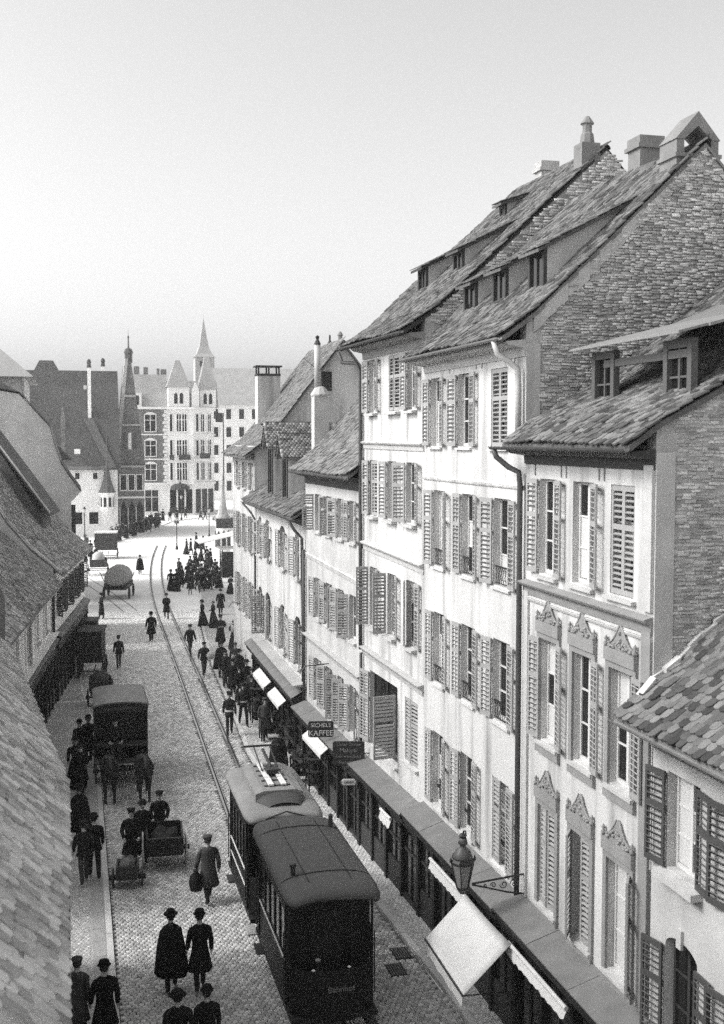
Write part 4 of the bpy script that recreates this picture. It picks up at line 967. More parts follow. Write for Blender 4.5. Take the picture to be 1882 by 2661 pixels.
def spire_gable():
    Y = 156.; h = thing('gabled_hall', 'narrow steep slate gable ending in a pinnacle beside the dark roof', 'house', (7.8, 156, 0)); T = lambda a, d, b: (a, Y+d, b)
    build(MB().box((6.2, 0, 0), (9.6, 12, 8.8), T), 'wall', 'brick_far', h)
    for x in (6.5, 7.55, 8.6): far_window(h, T, x, x+.75, 5.6, 7.6, 'wall_far', two=False)
    for x in (6.45, 7.5, 8.55):
        build(MB().prism([(x, 1.0), (x+.85, 1.0), (x+.85, 3.1), (x+.43, 4.2), (x, 3.1)], -.06, -.01, T), 'arched_door', 'glass', h, fixn=True)
        mb = MB(); mb.box((x-.12, -.2, .4), (x-.01, 0, 3.3), T); build(mb, 'column', 'wall_far', h)
    build(MB().box((6.1, -.25, 4.5), (9.7, 0, 4.75), T), 'string_course', 'wall_far', h)
    mb = MB()
    mb.prism([(6.0, 8.75), (9.75, 8.75), (8.05, 22.6), (7.5, 22.6)], -.5, 12, T); g = build(mb, 'slate_gable', 'slate_mid', h, fixn=True)
    for z, a, b in ((8.75, 6.0, 9.8), (14.2, 6.75, 9.1), (18.0, 7.1, 8.6)): build(MB().box((a, -.85, z-.12), (b, -.45, z+.14), T), 'pent_roof', 'roof_pale', g)
    mb = MB(); mb.add([(5.7, Y-.7, 9.3), (6.25, Y-.7, 9.0), (7.65, Y-.7, 22.9), (7.25, Y-.7, 22.9), (5.7, Y+1.5, 9.3), (6.25, Y+1.5, 9), (7.65, Y+1.5, 22.9), (7.25, Y+1.5, 22.9)], [(0,1,2,3),(7,6,5,4),(0,3,7,4),(1,5,6,2)]); build(mb, 'verge', 'roof_pale', g, fixn=True)
    for x in (6.9, 7.55, 8.2): build(MB().box((x, -.52, 11), (x+.4, -.5, 13.2), T), 'louvre', 'wall_far' if x == 7.55 else 'slate_far', g)
    mb = MB(); mb.lathe([(.5, 22.4), (.5, 23.6), (.62, 23.7), (.45, 24.2), (.12, 24.4), (.08, 25.6), (.14, 25.8), (.03, 26), (0, 27)], (7.75, Y+.2, 0), 8); build(mb, 'pinnacle', 'slate_far', h)
    return h
spire_gable()
def corner_block():
    Y = 190.; h = thing('apartment_block', 'ornate corner apartment block with turret roofs and white quoins', 'building', (17, 190, 0)); T = lambda a, d, b: (a, Y+d, b)
    build(MB().box((9.6, 0, 0), (15.4, 14, 5.0), T), 'ground_floor', 'wall_far', h)
    build(MB().box((9.6, .05, 5.25), (15.35, 14, 17.2), T), 'brick_wall', 'brick_far', h)
    # canted corner and receding right wing
    P = [(15.4, Y), (19.6, Y-.8), (23.2, Y+1.5), (24.5, Y+12), (15.4, Y+13)]
    mb = MB(); n = len(P); mb.add([(x, y, 0) for x, y in P] + [(x, y, 17.3) for x, y in P], [tuple(range(n, 2*n))] + [(i, (i+1) % n, n+(i+1) % n, n+i) for i in range(n)]); build(mb, 'corner_wall', 'wall_far', h, fixn=True)
    for z, hh, o in ((5.0, .3, .35), (9.0, .2, .15), (13.0, .2, .15), (17.2, .35, .6)):
        Q = [(9.5, Y-o), (15.3, Y-o), (19.6, Y-.8-o), (23.4, Y+1.5-o), (24.8, Y+12), (9.5, Y+12)]
        n = len(Q); mb = MB(); mb.add([(x, y, z) for x, y in Q] + [(x, y, z+hh) for x, y in Q], [tuple(range(n-1, -1, -1)), tuple(range(n, 2*n))] + [(i, (i+1) % n, n+(i+1) % n, n+i) for i in range(n)]); build(mb, 'cornice', 'wall_far', h, fixn=True)
    for k in range(20): build(MB().box((14.75+(k % 2)*.2, -.06, 5.35+k*.59), (15.5, .04, 5.35+k*.59+.5), T), 'quoin', 'wall_far', h)
    for z0, z1 in ((5.7, 8.3), (9.6, 12.1), (13.6, 16.3)): far_window(h, T, 11.9, 13.6, z0, z1, arch=True)
    far_window(h, T, 11.8, 13.9, .6, 4.1)
    # openings in the canted walls
    def on(A, B):
        A, B = Vector(A), Vector(B); u = (B-A).normalized(); nn = Vector((u.y, -u.x))
        return lambda a, d, b: ((A+u*a-nn*d).x, (A+u*a-nn*d).y, b)
    for TT, xs in ((on(P[0], P[1]), ((.5, .9), (1.6, 2.3), (2.5, 3.2))), (on(P[1], P[2]), ((.5, 1.0), (1.5, 2.2), (3.0, 3.6)))):
        for z0, z1 in ((5.7, 8.5), (9.7, 12.2), (13.6, 16.4)):
            for a, b in xs: far_window(h, TT, a, b, z0, z1, two=b-a > .55)
        for a in (.4, 1.7, 3.0): build(MB().box((a, -.06, .3), (a+1.0, -.01, 4.2), TT), 'shop_pane', 'glass', h)
    for x, z, wd in ((15.7, 9.0, .7), (17.2, 9.0, 1.8), (20.6, 9.2, 1.6)): build(MB().box((x, -1.7, z), (x+wd, -.9, z+.85), T), 'balcony', 'wood_dark', h)
    # mansard and turrets
    mb = MB(); mb.prism([(.2, 17.5), (2.4, 22.9), (9, 22.9), (12, 17.5)], 9.0, 15.6, lambda d, x, z: (x, Y+d, z)); build(mb, 'mansard', 'roof_pale', h, fixn=True)
    mb = MB(); mb.prism([(1.5, 17.5), (4.0, 22.0), (9, 22), (12, 17.5)], 15.6, 24, lambda d, x, z: (x, Y+d, z)); build(mb, 'mansard', 'roof_pale', h, fixn=True)
    dmm = build(MB().box((9.8, -.1, 17.5), (11.4, 2.5, 19.8), T), 'dormer', 'wall_far', h); build(MB().box((10.2, -.13, 17.9), (11.0, -.1, 19.4), T), 'pane', 'glass', dmm)
    for x, y, w_, z0, z1, z2 in ((17.3, .2, 1.7, 17.6, 20.8, 25.2), (22.2, 1.6, 1.3, 17.6, 20.5, 26.0)):
        t = build(MB().box((x-w_, y-.9, z0), (x+w_, y+2.5, z1), T), 'turret', 'wall_far', h)
        build(MB().add([(x-w_-.25, Y+y-1.15, z1), (x+w_+.25, Y+y-1.15, z1), (x+w_+.25, Y+y+2.7, z1), (x-w_-.25, Y+y+2.7, z1), (x-.35, Y+y+.8, z2), (x+.35, Y+y+.8, z2), (x+.35, Y+y+1.2, z2), (x-.35, Y+y+1.2, z2)], [(0,1,5,4),(1,2,6,5),(2,3,7,6),(3,0,4,7),(4,5,6,7)]), 'turret_roof', 'roof_pale', t, fixn=True)
        for a in (-.75, .15): build(MB().prism([(x+a, z0+.5), (x+a+.55, z0+.5), (x+a+.55, z0+2), (x+a+.28, z0+2.3), (x+a, z0+2)], y-.93, y-.905, T), 'pane', 'glass', t, fixn=True)
    for x, z, w_ in ((10.9, 24.3, .9), (12.4, 24.2, .7), (14.4, 24.0, .45), (15.3, 23.9, .9)): build(MB().box((x-w_/2, 4, 22.5), (x+w_/2, 4.8, z), T), 'chimney', 'brick_far', h)
    mb = MB(); mb.prism([(19.4, 17.6), (20.6, 17.6), (20.6, 20.4), (20.0, 21.6), (19.4, 20.4)], -.6, .2, T); build(mb, 'gablet', 'wall_far', h, fixn=True)
    build(MB().lathe([(.0, 0), (1.6, .0), (1.5, .5), (.9, .9), (.2, 1.0), (0, 1.6)], (17.3, Y-1.6, 4.2), 8), 'porch_hood', 'wood_dark', h)
    return h
corner_block()
def church_tower():
    Y = 262.; h = thing('church_tower', 'distant square church tower with flared pointed spire', 'tower', (29.8, Y, 0))
    build(MB().box((27.7, Y, 0), (32.0, Y+4.3, 30.8)), 'shaft', 'roof_pale', h)
    c = (29.85, Y+2.15, 0)
    build(MB().lathe([(3.5, 30.8), (2.4, 31.6), (1.5, 33.2), (.9, 35.6), (.4, 38), (.05, 39.6), (.02, 40.6)], c, 4, a0=math.pi/4), 'spire', 'roof_pale', h)
    for x in (28.7, 30.3): build(MB().box((x, Y-.06, 28.6), (x+.7, Y-.02, 29.9)), 'louvre', 'glass', h)
    return h
church_tower()
def long_far(label, x0, x1, Y, ze, zr, dy, rows=4, mat='wall_far'):
    h = thing('apartment_block', label, 'building', (x0, Y, 0)); T = lambda a, d, b: (a, Y+d, b)
    build(MB().box((x0, 0, 0), (x1, 12, ze), T), 'wall', mat, h); build(MB().prism([(-.5, ze), (dy, zr), (12.5, ze)], x0, x1, lambda d, x, z: (x, Y+d, z)), 'roof', 'roof_pale', h, fixn=True)
    for r in range(rows):
        x = x0+1
        while x < x1-1.6: far_window(h, T, x, x+1.0, 2+r*3.6, 4+r*3.6, two=False); x += 2.6
    return h
long_far('long pale apartment block with broad roof behind the corner block', 27, 52, 232, 19.2, 27, 7, 5)
long_far('distant pale block behind the white gabled house row', 15.5, 27, 240, 14, 18, 6, 3)
hh = thing('town_house', 'tiny far house on the skyline behind the dark roof', 'house', (-4, 200, 0)); build(MB().box((-5.5, 200, 0), (-1.5, 206, 23)), 'wall', 'wall_far', hh); build(MB().prism([(-5.9, 23), (-1.1, 23), (-2.4, 25.4), (-4.6, 25.4)], 199.6, 206.4, lambda a, d, b: (a, d, b)), 'roof', 'slate_far', hh, fixn=True)
hh = thing('town_house', 'house with hipped dark roof behind the white chimney', 'house', (14, 72, 0)); build(MB().box((11.2, 66, 0), (18, 76, 11.2)), 'wall', 'wall_far', hh)
build(MB().add([(10.8, 65.5, 11), (18.5, 65.5, 11), (18.5, 76.5, 11), (10.8, 76.5, 11), (13.5, 70, 15.6), (15, 72, 15.6)], [(0,1,5,4),(1,2,5),(2,3,4,5),(3,0,4)]), 'roof', 'tile', hh, fixn=True)

# ------------------------------------------------------------------ tram
TB = lambda x, y, z: (x, y, z)
def arched_roof(x0, x1, y0, y1, ze, zc, round_end=.5, lip=.07, n=12, back_round=True):
    """roof shell with arched section and rounded, drooping ends"""
    rings = []; ks = [0, .12, .3, .6, 1] ; ysq = [y0+round_end*k for k in ks] + ([y1-round_end*k for k in ks[::-1]] if back_round else [y1])
    c, hw = (x0+x1)/2, (x1-x0)/2
    for y in ysq:
        e = min(y-y0, (y1-y) if back_round else 1)/round_end; e = min(1, max(0, e)); k = math.sqrt(1-(1-e)**2) if e < 1 else 1
        w_ = hw*(.80+.20*k); r = [(c+w_*math.cos(math.pi*i/n), y, ze+(zc-ze)*(.45+.55*k)*math.sin(math.pi*i/n)**.8) for i in range(n+1)]
        rings.append(r + [(c-w_*math.cos(math.pi*i/n), y, ze-lip+(zc-ze)*(.45+.55*k)*math.sin(math.pi*i/n)**.8*.9) for i in range(n+1)])
    mb = MB(); mb.loft(rings); return mb
def tram_car(label, x0, x1, y0, y1, zr, zc, motor=False):
    c = (x0+x1)/2; t = thing('tram_car', label, 'tram', (c, (y0+y1)/2, 0), 'tram train'); del t['group']
    a, b = x0+.1, x1-.1; pf = .85; zf = .78
    rf = build(arched_roof(x0, x1, y0, y1, zr, zc, .55), 'roof', 'tram_roof_pale' if motor else 'tram_roof', t, smooth=True)
    for m in rf.data.polygons: m.use_smooth = True
    # body sides with posts, waist panel and window band
    mb = MB()
    for xs, xe in ((a, a+.06), (b-.06, b)): mb.box((xs, y0+pf, zf), (xe, y1-pf, 1.75), TB); mb.box((xs, y0+pf, 2.72), (xe, y1-pf, zr+.02), TB)
    for k, y in enumerate((y0+.12, y1-.18)):                       # dashes at both platform ends, curved
        pts = [(a+.02, y+(.35 if k == 0 else -.35)), (a+.25, y+(.1 if k == 0 else -.1)), (c-.35, y), (c+.35, y), (b-.25, y+(.1 if k == 0 else -.1)), (b-.02, y+(.35 if k == 0 else -.35))]
        for (xa, ya), (xb, yb) in zip(pts, pts[1:]):
            mb.add([(xa, ya, .7), (xb, yb, .7), (xb, yb, 1.72), (xa, ya, 1.72), (xa, ya+.05, .7), (xb, yb+.05, .7), (xb, yb+.05, 1.72), (xa, ya+.05, 1.72)], [(0,1,2,3),(7,6,5,4),(0,4,5,1),(3,2,6,7),(0,3,7,4),(1,5,6,2)])
    build(mb, 'body', 'tram_paint', t, fixn=True)
    for yb in (y0+pf, y1-pf-.06): 
        mb = MB(); mb.box((a+.06, yb, zf), (c-.35, yb+.06, zr+.05), TB); mb.box((c+.35, yb, zf), (b-.06, yb+.06, zr+.05), TB); mb.box((c-.35, yb, 2.6), (c+.35, yb+.06, zr+.1), TB); build(mb, 'bulkhead', 'tram_paint', t)
        build(MB().box((c-.35, yb+.02, zf), (c+.35, yb+.05, 2.6), TB), 'door', 'wood_black', t)
    n = 5; L = y1-y0-2*pf
    for k in range(n+1):
        y = y0+pf+L*k/n
        for xs in (a, b-.06): build(MB().box((xs-.004, max(y-.05, y0+pf), 1.75), (xs+.064, min(y+.05, y1-pf), 2.72), TB), 'window_post', 'tram_paint', t)
    for k in range(n):
        y = y0+pf+L*k/n
        for xs in (a+.02, b-.035): build(MB().box((xs, y+.05, 1.75), (xs+.015, y+L/n-.05, 2.72), TB), 'pane', 'glass', t)
    for xs in (a-.025, b+.003):                                     # pale mouldings along the waist
        build(MB().box((xs, y0+pf, 1.70), (xs+.02, y1-pf, 1.735), TB), 'moulding', 'lettering', t)
        if motor: build(MB().box((xs, y0+pf, 1.3), (xs+.02, y1-pf, 1.33), TB), 'moulding', 'lettering', t)
    for xs in (a+.01, b-.05):                                       # platform posts
        for y in (y0+.5, y1-.54): build(MB().box((xs, y, 1.7), (xs+.04, y+.04, zr+.03), TB), 'platform_post', 'tram_paint', t)
    for x in (c-.36, c+.32): build(MB().box((x, y0+.13, 1.72), (x+.04, y0+.17, zr+.02), TB), 'platform_post', 'tram_paint', t)
    build(MB().box((a, y0+.15, .68), (b, y1-.15, .775), TB), 'floor', 'wood_black', t)
    build(MB().box((c-.55, y0+.7, .34), (c+.55, y1-.7, .675), TB), 'underframe', 'iron', t)
    for y in (y0+1.5, y1-1.5):
        for x in (c-.5, c+.44): build(MB().tube([(x, y, .36), (x+.06, y, .36)], .36, 16), 'wheel', 'iron', t)
    for xs in (a-.06, b-.18):
        for y in (y0+.2, y1-.75): build(MB().box((xs, y, .36), (xs+.24, y+.55, .4), TB), 'step', 'zinc_pale' if y < y0+1 and xs < c else 'wood_dark', t)
    for xs in (a-.03, b+.01):
        for y in (y0+.48, y0+.82, y1-.86, y1-.5): build(MB().tube([(xs, y, 1.0), (xs, y, 2.3)], .014, 6), 'grab_rail', 'iron', t)
    build(MB().tube([(c, y0-.12, .62), (c, y0+.3, .62)], .07, 8), 'buffer', 'iron', t)
    return t, a, b, c
t1, a, b, c = tram_car('dark tram trailer with plain grey roof and destination board at its rear', 4.0, 5.98, 21.75, 26.62, 3.15, 3.42)
for y in (22.75, 25.6):                                             # roof seams and fittings
    mb = MB(); mb.tube([(c+.97*math.cos(math.pi*i/14), y, 3.16+.27*math.sin(math.pi*i/14)**.8) for i in range(15)], .012, 5); build(mb, 'roof_seam', 'tram_paint', t1)
build(MB().lathe([(.05, 0), (.05, .2), (.075, .21), (.075, .27), (0, .29)], (4.32, 22.85, 3.33), 10), 'vent_pipe', 'iron', t1)
build(MB().lathe([(.05, 0), (.06, .12), (.05, .3), (.07, .31), (0, .36)], (5.75, 25.7, 3.28), 10), 'vent_pipe', 'iron', t1)
for x in (4.55, 5.43): build(MB().tube([(x, 22.3, 3.4), (x, 26.1, 3.4)], .01, 5), 'roof_seam', 'tram_paint', t1)
me = text_mesh('Bahnhof', .17, 'lettering_dim')
obj('lettering', me, t1, Matrix.Translation((c+.12, 21.862, 1.32)) @ Matrix.Rotation(math.pi/2, 4, 'X'))
build(MB().lathe([(.0, 0), (.055, .0), (.06, .03), (.0, .06)], (c-.35, 21.87, 1.95), 10), 'tail_lamp', 'zinc', t1)
for x in (c-.45, c+.28): build(MB().lathe([(.0, -.03), (.04, 0), (.0, .03)], (x, 21.86, 1.77), 8), 'rivet', 'lettering', t1)
t2, a, b, c = tram_car('tram motor car with pale roof boards and current collector ahead of the trailer', 3.95, 5.88, 26.75, 31.1, 3.2, 3.4, True)
mb = MB()                                                            # raised clerestory with curved ends
x0, x1, y0, y1 = 4.32, 5.52, 27.75, 30.2
mb.prism([(x0, 3.3), (x1, 3.3), (x1, 3.56), (x1-.2, 3.63), (x0+.2, 3.63), (x0, 3.56)], y0, y1, lambda p, d, q: (p, d, q)); cl = build(mb, 'clerestory', 'tram_roof_pale', t2, fixn=True)
mb = MB(); mb.loft([[(4.95+(.62+.0*k)*math.cos(math.pi*i/10)*(1-.35*k), 27.75-.55*k, 3.36+(.24-.12*k)*math.sin(math.pi*i/10)) for i in range(11)] for k in (0, .5, 1)], False, closed=False); build(mb, 'clerestory_end', 'tram_roof', t2, smooth=True)
for x in (4.7, 5.02): 
    for k in range(3): build(MB().box((x, 28.05+k*.66, 3.66), (x+.13, 28.05+k*.66+.62, 3.70), TB), 'roof_board', 'lettering', t2)
for k in range(5): build(MB().box((4.6, 28.1+k*.45, 3.632), (5.25, 28.16+k*.45, 3.657), TB), 'board_batten', 'wood_dark', t2)
mb = MB(); mb.tube([(4.72, 29.2, 3.72), (4.72, 30.6, 3.98)], .02, 6); mb.tube([(5.15, 29.2, 3.72), (5.15, 30.6, 3.98)], .02, 6); mb.tube([(4.45, 30.62, 4.0), (5.42, 30.62, 4.0)], .03, 8); mb.box((4.8, 28.9, 3.7), (5.1, 29.4, 3.82), TB); mb.tube([(4.95, 29.2, 3.8), (4.95, 30.5, 3.92)], .045, 6)
build(mb, 'current_collector', 'iron', t2)
build(MB().tube([(4.4, 26.76, 3.25), (4.9, 26.72, 3.42), (5.4, 26.76, 3.25)], .02, 5), 'roof_edge_bar', 'iron', t2)

# ------------------------------------------------------------------ people
def skin_mesh(verts, edges, rads, sub=1):
    me = bpy.data.meshes.new('body'); me.from_pydata(verts, edges, []); o = bpy.data.objects.new('tmp', me); C.objects.link(o)
    m = o.modifiers.new('s', 'SKIN'); m.use_smooth_shade = True
    for i, r in enumerate(rads): me.skin_vertices[0].data[i].radius = r if isinstance(r, tuple) else (r, r)
    me.skin_vertices[0].data[0].use_root = True
    s = o.modifiers.new('u', 'SUBSURF'); s.levels = s.render_levels = sub
    bpy.context.view_layer.update()
    out = bpy.data.meshes.new_from_object(o.evaluated_get(bpy.context.evaluated_depsgraph_get())); bpy.data.objects.remove(o); return out
def ell(cx, cy, z, rx, ry, n=20, p=1.0): return [(cx+rx*math.cos(2*math.pi*k/n), cy+ry*math.sin(2*math.pi*k/n), z) for k in range(n)]
def person(kind, stride=.24, swing=.12, lean=0., armpose='walk', hat='bowler', cloth='cloth_black', under='cloth_dark', sit=False, top=None):
    sk = 'woman' in kind
    V = []; E = []; Rr = []
    def v(p, r, par=None):
        V.append(p); Rr.append(r)
        if par is not None: E.append((par, len(V)-1))
        return len(V)-1
    ly = lambda z: lean*(z-.9)
    pel = v((0, 0, .95), (.135, .105)); bel = v((0, ly(1.1), 1.1), (.125, .1), pel); che = v((0, ly(1.3), 1.31), (.155, .105), bel); nb = v((0, ly(1.45), 1.45), .07, che)
    nk = v((0, ly(1.52)+.01, 1.52), .052, nb); h1 = v((0, ly(1.58)+.03, 1.575), (.07, .082), nk); h2 = v((0, ly(1.66)+.025, 1.655), (.085, .104), h1); h3 = v((0, ly(1.72)+.015, 1.715), (.06, .075), h2)
    arms = {}
    for s in (-1, 1):
        f = swing*s
        if armpose == 'walk': el = (s*.235, ly(1.15)-.02-f*.5, 1.155); wr = (s*.245, ly(.95)+.06-f, .93); hd = (s*.243, ly(.9)+.085-f*1.1, .855)
        elif armpose == 'fold': el = (s*.25, .0, 1.16); wr = (s*.13, .2, 1.12); hd = (s*.05, .23, 1.13)
        elif armpose == 'push': el = (s*.26, .05, 1.15); wr = (s*.2, .28, 1.0); hd = (s*.19, .35, .98)
        else: el = (s*.25, -.12, 1.17); wr = (s*.16, -.18, 1.0); hd = (s*.08, -.2, .97)
        sh = v((s*.165, ly(1.42), 1.425), .062, che); e1 = v(el, .046, sh); w1 = v(wr, .033, e1); p1 = v(hd, (.028, .042), w1)
        arms[s] = ((s*.165, ly(1.42), 1.425), el, wr, hd)
        hip = v((s*.085, 0, .9), .09, pel)
        if sit: kn = (s*.12, .42, .88); an = (s*.12, .47, .45); to = (s*.12, .6, .4)
        else:
            g = stride*s; kn = (s*.095, g*.55+.03+abs(g)*.12, .5); an = (s*.095, g, .085+max(0, -g)*.18); to = (s*.11, g+.14, .04+max(0, -g)*.05)
        k1 = v(kn, .076, hip); a1 = v(an, .058, k1); v(to, (.04, .03), a1)
    me = skin_mesh(V, E, Rr, 1)
    # fingers, nose and ears are joined to the body mesh
    mb = MB()
    for s in (-1, 1):
        hd = Vector(arms[s][3]); d = (hd-Vector(arms[s][2])).normalized(); side = Vector((0, 1, 0)) if abs(d.y) < .8 else Vector((1, 0, 0)); side = (side-d*side.dot(d)).normalized(); pn = d.cross(side)
        for k, l in enumerate((.062, .072, .068, .052)):
            b0 = hd+side*(.03-.02*k)+d*.02; mb.tube([b0, b0+d*l*.6, b0+d*l+pn*.02*s], [.0095, .009, .006], 5)
        mb.tube([hd+side*.03-d*.02, hd+side*.055+d*.02, hd+side*.05+d*.05], [.011, .01, .007], 5)
    hc = Vector((0, ly(1.66)+.02, 1.65))
    mb.add([hc+Vector(p) for p in ((-.014, .09, -.03), (.014, .09, -.03), (0, .122, -.028), (0, .092, .025))], [(0, 1, 2), (1, 3, 2), (3, 0, 2)])
    for s in (-1, 1): mb.tube([hc+Vector((s*.078, -.0, -.035)), hc+Vector((s*.09, -.012, .0)), hc+Vector((s*.08, -.0, .02))], [.012, .016, .012], 5)
    n0 = len(me.vertices); f2 = MB(); f2.v = [tuple(p.co) for p in me.vertices]; f2.f = [tuple(p.vertices) for p in me.polygons]; f2.m = [0]*len(f2.f); f2.add(mb.v, mb.f)
    for i, f in enumerate(f2.f):
        cc = sum((Vector(f2.v[k]) for k in f), Vector())/len(f)
        skin = cc.z > 1.5 or i >= len(me.polygons) or any((cc-Vector(arms[s][3])).length < .085 for s in (-1, 1))
        f2.m[i] = 0 if skin else (2 if cc.z < .13 and not sit else 1)
    # eyes and mouth as small dark facets
    for s in (-1, 1): f2.add([hc+Vector((s*.032+dx, .101, .0+dz)) for dx, dz in ((-.012, 0), (0, -.006), (.012, 0), (0, .006))], [(0, 1, 2, 3)], 2)
    f2.add([hc+Vector((dx, .1, -.055+dz)) for dx, dz in ((-.022, 0), (0, -.005), (.022, 0), (0, .005))], [(0, 1, 2, 3)], 2)
    bm = f2.mesh('person', ['skin', under, 'hair'], True)
    p = bpy.data.objects.new('person', bm); C.objects.link(p)
    # coat
    mb = MB(); hem = {'cloak': .42, 'coat': .48, 'jacket': .82, 'woman': .06, 'soldier': .8, 'long': .28, 'child': .5}.get(kind, .8)
    if kind == 'cloak':
        rings = [ell(0, ly(1.48), 1.49, .07, .075), ell(0, ly(1.45), 1.45, .15, .11), ell(0, -.01, 1.36, .245, .165), ell(0, -.01, 1.1, .30, .22), ell(.0, -.02, .75, .35, .27), ell(.01, -.02, hem, .385, .30)]
        rings = [[(x*(1+.05*math.sin(5*math.atan2(y, x)))*1.0, y*(1+.05*math.sin(5*math.atan2(y, x))), z) for x, y, z in r] for r in rings]
        mb.loft(rings)
    else:
        wz = {'woman': .12, 'soldier': .165}.get(kind, .165); fl = {'coat': .27, 'long': .27, 'jacket': .215, 'soldier': .19, 'woman': .34, 'child': .22}.get(kind, .2)
        rings = [ell(0, ly(1.48), 1.49, .066, .072), ell(0, ly(1.44), 1.46, .145, .1), ell(0, ly(1.38), 1.415, .2 if not sk else .175, .125), ell(0, ly(1.25), 1.28, .2 if not sk else .17, .14), ell(0, ly(1.08), 1.07, wz, wz*.82), ell(0, 0, .92, max(wz+.02, .185), .165)]
        if kind == 'woman': rings += [ell(0, -.03, .6, .25, .25), ell(0, -.05, .3, .3, .32), ell(0, -.07, hem, fl, .38)]
        elif not sit: rings += [ell(0, 0, (.92+hem)/2, (fl+.19)/2, .19), ell(0, 0, hem, fl, .215)]
        mb.loft(rings)
        for s in (-1, 1):
            A = [Vector(q) for q in arms[s]]; mb.tube([A[0]+Vector((-s*.06, 0, -.03)), A[0]+Vector((s*.0, 0, -.025)), A[0]+Vector((s*.035, 0, -.07)), (A[0]+A[1])/2+Vector((s*.01, 0, 0)), A[1], (A[1]+A[2])/2, A[2]], [.055, .062, .064, .06, .058, .054, .05], 8)
    mb.v = [((x*(1+.07*max(0, 1.05-z)*math.sin(9*math.atan2(y, x)+z*3)), y*(1+.07*max(0, 1.05-z)*math.sin(9*math.atan2(y, x)+z*3)), z+.012*math.sin(7*x+11*y+13*z)) if z < 1.42 else (x, y, z)) for x, y, z in mb.v]
    coat = build(mb, 'coat' if kind != 'woman' else 'dress', cloth, p, smooth=True)
    if kind == 'soldier':
        build(MB().loft([ell(0, ly(1.0), 1.0, .197, .17), ell(0, ly(1.06), 1.06, .197, .17)]), 'belt', 'lettering', p)
    if top: build(MB().loft([ell(0, ly(1.05), 1.03, .135, .115), ell(0, ly(1.12), 1.12, .165, .145), ell(0, ly(1.28), 1.28, .185, .152), ell(0, ly(1.4), 1.415, .185, .135), ell(0, ly(1.46), 1.463, .15, .108)]), 'blouse', top, p, smooth=True)
    # collar or scarf in pale linen
    hb = MB(); hb.loft([ell(0, ly(1.5)+.01, 1.495, .062, .066, 10), ell(0, ly(1.53)+.01, 1.53, .058, .062, 10)]); build(hb, 'collar', 'cloth_pale' if kind in ('coat', 'jacket') else cloth, p, smooth=True)
    hy = ly(1.7)+.018
    hm = MB(); hm.loft([ell(0, hy-.02, 1.60, .07, .07, 12), ell(0, hy-.018, 1.64, .088, .1, 12), ell(0, hy-.006, 1.70, .088, .104, 12), ell(0, hy, 1.745, .05, .06, 12)])
    if kind == 'woman': hm.lathe([(.0, -.05), (.05, -.03), (.06, .02), (.0, .06)], (0, hy-.1, 1.66), 8)
    hairm = hm; 
    if hat == 'bowler': hp = [(.135, 0), (.14, .012), (.104, .018), (.108, .06), (.09, .105), (.04, .125), (0, .128)]
    elif hat == 'wide': hp = [(.16, .0), (.165, .014), (.105, .02), (.1, .09), (.07, .11), (0, .1)]
    elif hat == 'cap': hp = [(.1, -.01), (.108, .03), (.125, .05), (.115, .075), (0, .08)]
    elif hat == 'peak': hp = [(.103, -.01), (.104, .04), (.128, .07), (.12, .1), (0, .105)]
    elif hat == 'bonnet': hp = [(.14, .0), (.145, .02), (.11, .03), (.12, .08), (.06, .12), (0, .13)]
    else: hp = None
    # keep hair inside the hat and behind the face
    hairm.v = [(x, min(y, hy+.045), z) for x, y, z in hairm.v]
    build(hairm, 'hair', 'hair', p, smooth=True)
    if hp:
        m2 = MB(); m2.lathe([(0, hp[0][1]-.004)]+hp, (0, hy, 1.705), 14)
        if hat in ('cap', 'peak'): m2.prism([(-.075, .06), (.075, .06), (.055, .145), (0, .165), (-.055, .145)], 1.70, 1.712, lambda a_, d_, b_: (a_, hy+b_, d_))
        build(m2, 'hat', cloth, p, smooth=True)
    p['category'] = 'person'
    return p
PROTO = {
 'coat': person('coat', .2, .1, 0, 'walk', 'bowler'), 'coat2': person('coat', -.26, -.12, .04, 'behind', 'wide'), 'coat3': person('coat', .28, .14, .05, 'walk', 'cap', 'cloth_mid'),
 'long': person('long', .16, .1, 0, 'fold', 'peak', 'cloth_dark'), 'jacket': person('jacket', .26, .14, .03, 'walk', 'cap', 'cloth_dark', 'cloth_mid'), 'jacket2': person('jacket', -.22, -.1, 0, 'walk', 'bowler', 'cloth_black'),
 'cloak': person('cloak', .2, .05, 0, 'walk', 'wide'), 'soldier': person('soldier', .28, .16, .02, 'walk', 'peak', 'cloth_dark'), 'soldier2': person('soldier', -.3, -.16, .03, 'walk', 'peak', 'cloth_dark'),
 'woman': person('woman', .1, .08, .02, 'walk', 'bonnet'), 'woman2': person('woman', -.1, -.06, .0, 'fold', 'none', 'cloth_dark'), 'push': person('coat', .24, 0, .12, 'push', 'cap'),
 'blouse': person('woman', -.1, -.06, .0, 'fold', 'none', 'cloth_dark', top='cloth_pale'),
 'sit': person('jacket', 0, 0, .05, 'push', 'cap', sit=True)}
USED = set(); pr_ = random.Random(21)
def put(kind, x, y, label, heading=0, group=None, z=0., sc=1.0):
    src = PROTO[kind]; m = Matrix.Translation((x, y, z)) @ Matrix.Rotation(R(heading), 4, 'Z') @ Matrix.Diagonal((sc*pr_.uniform(.93, 1.1), sc*pr_.uniform(.93, 1.08), sc*pr_.uniform(.975, 1.02), 1))
    if kind in USED: p = copy_tree(src, m, label, group)
    else:
        USED.add(kind); p = src; p.matrix_basis = m; p['label'] = label
        if group: p['group'] = group
    return p
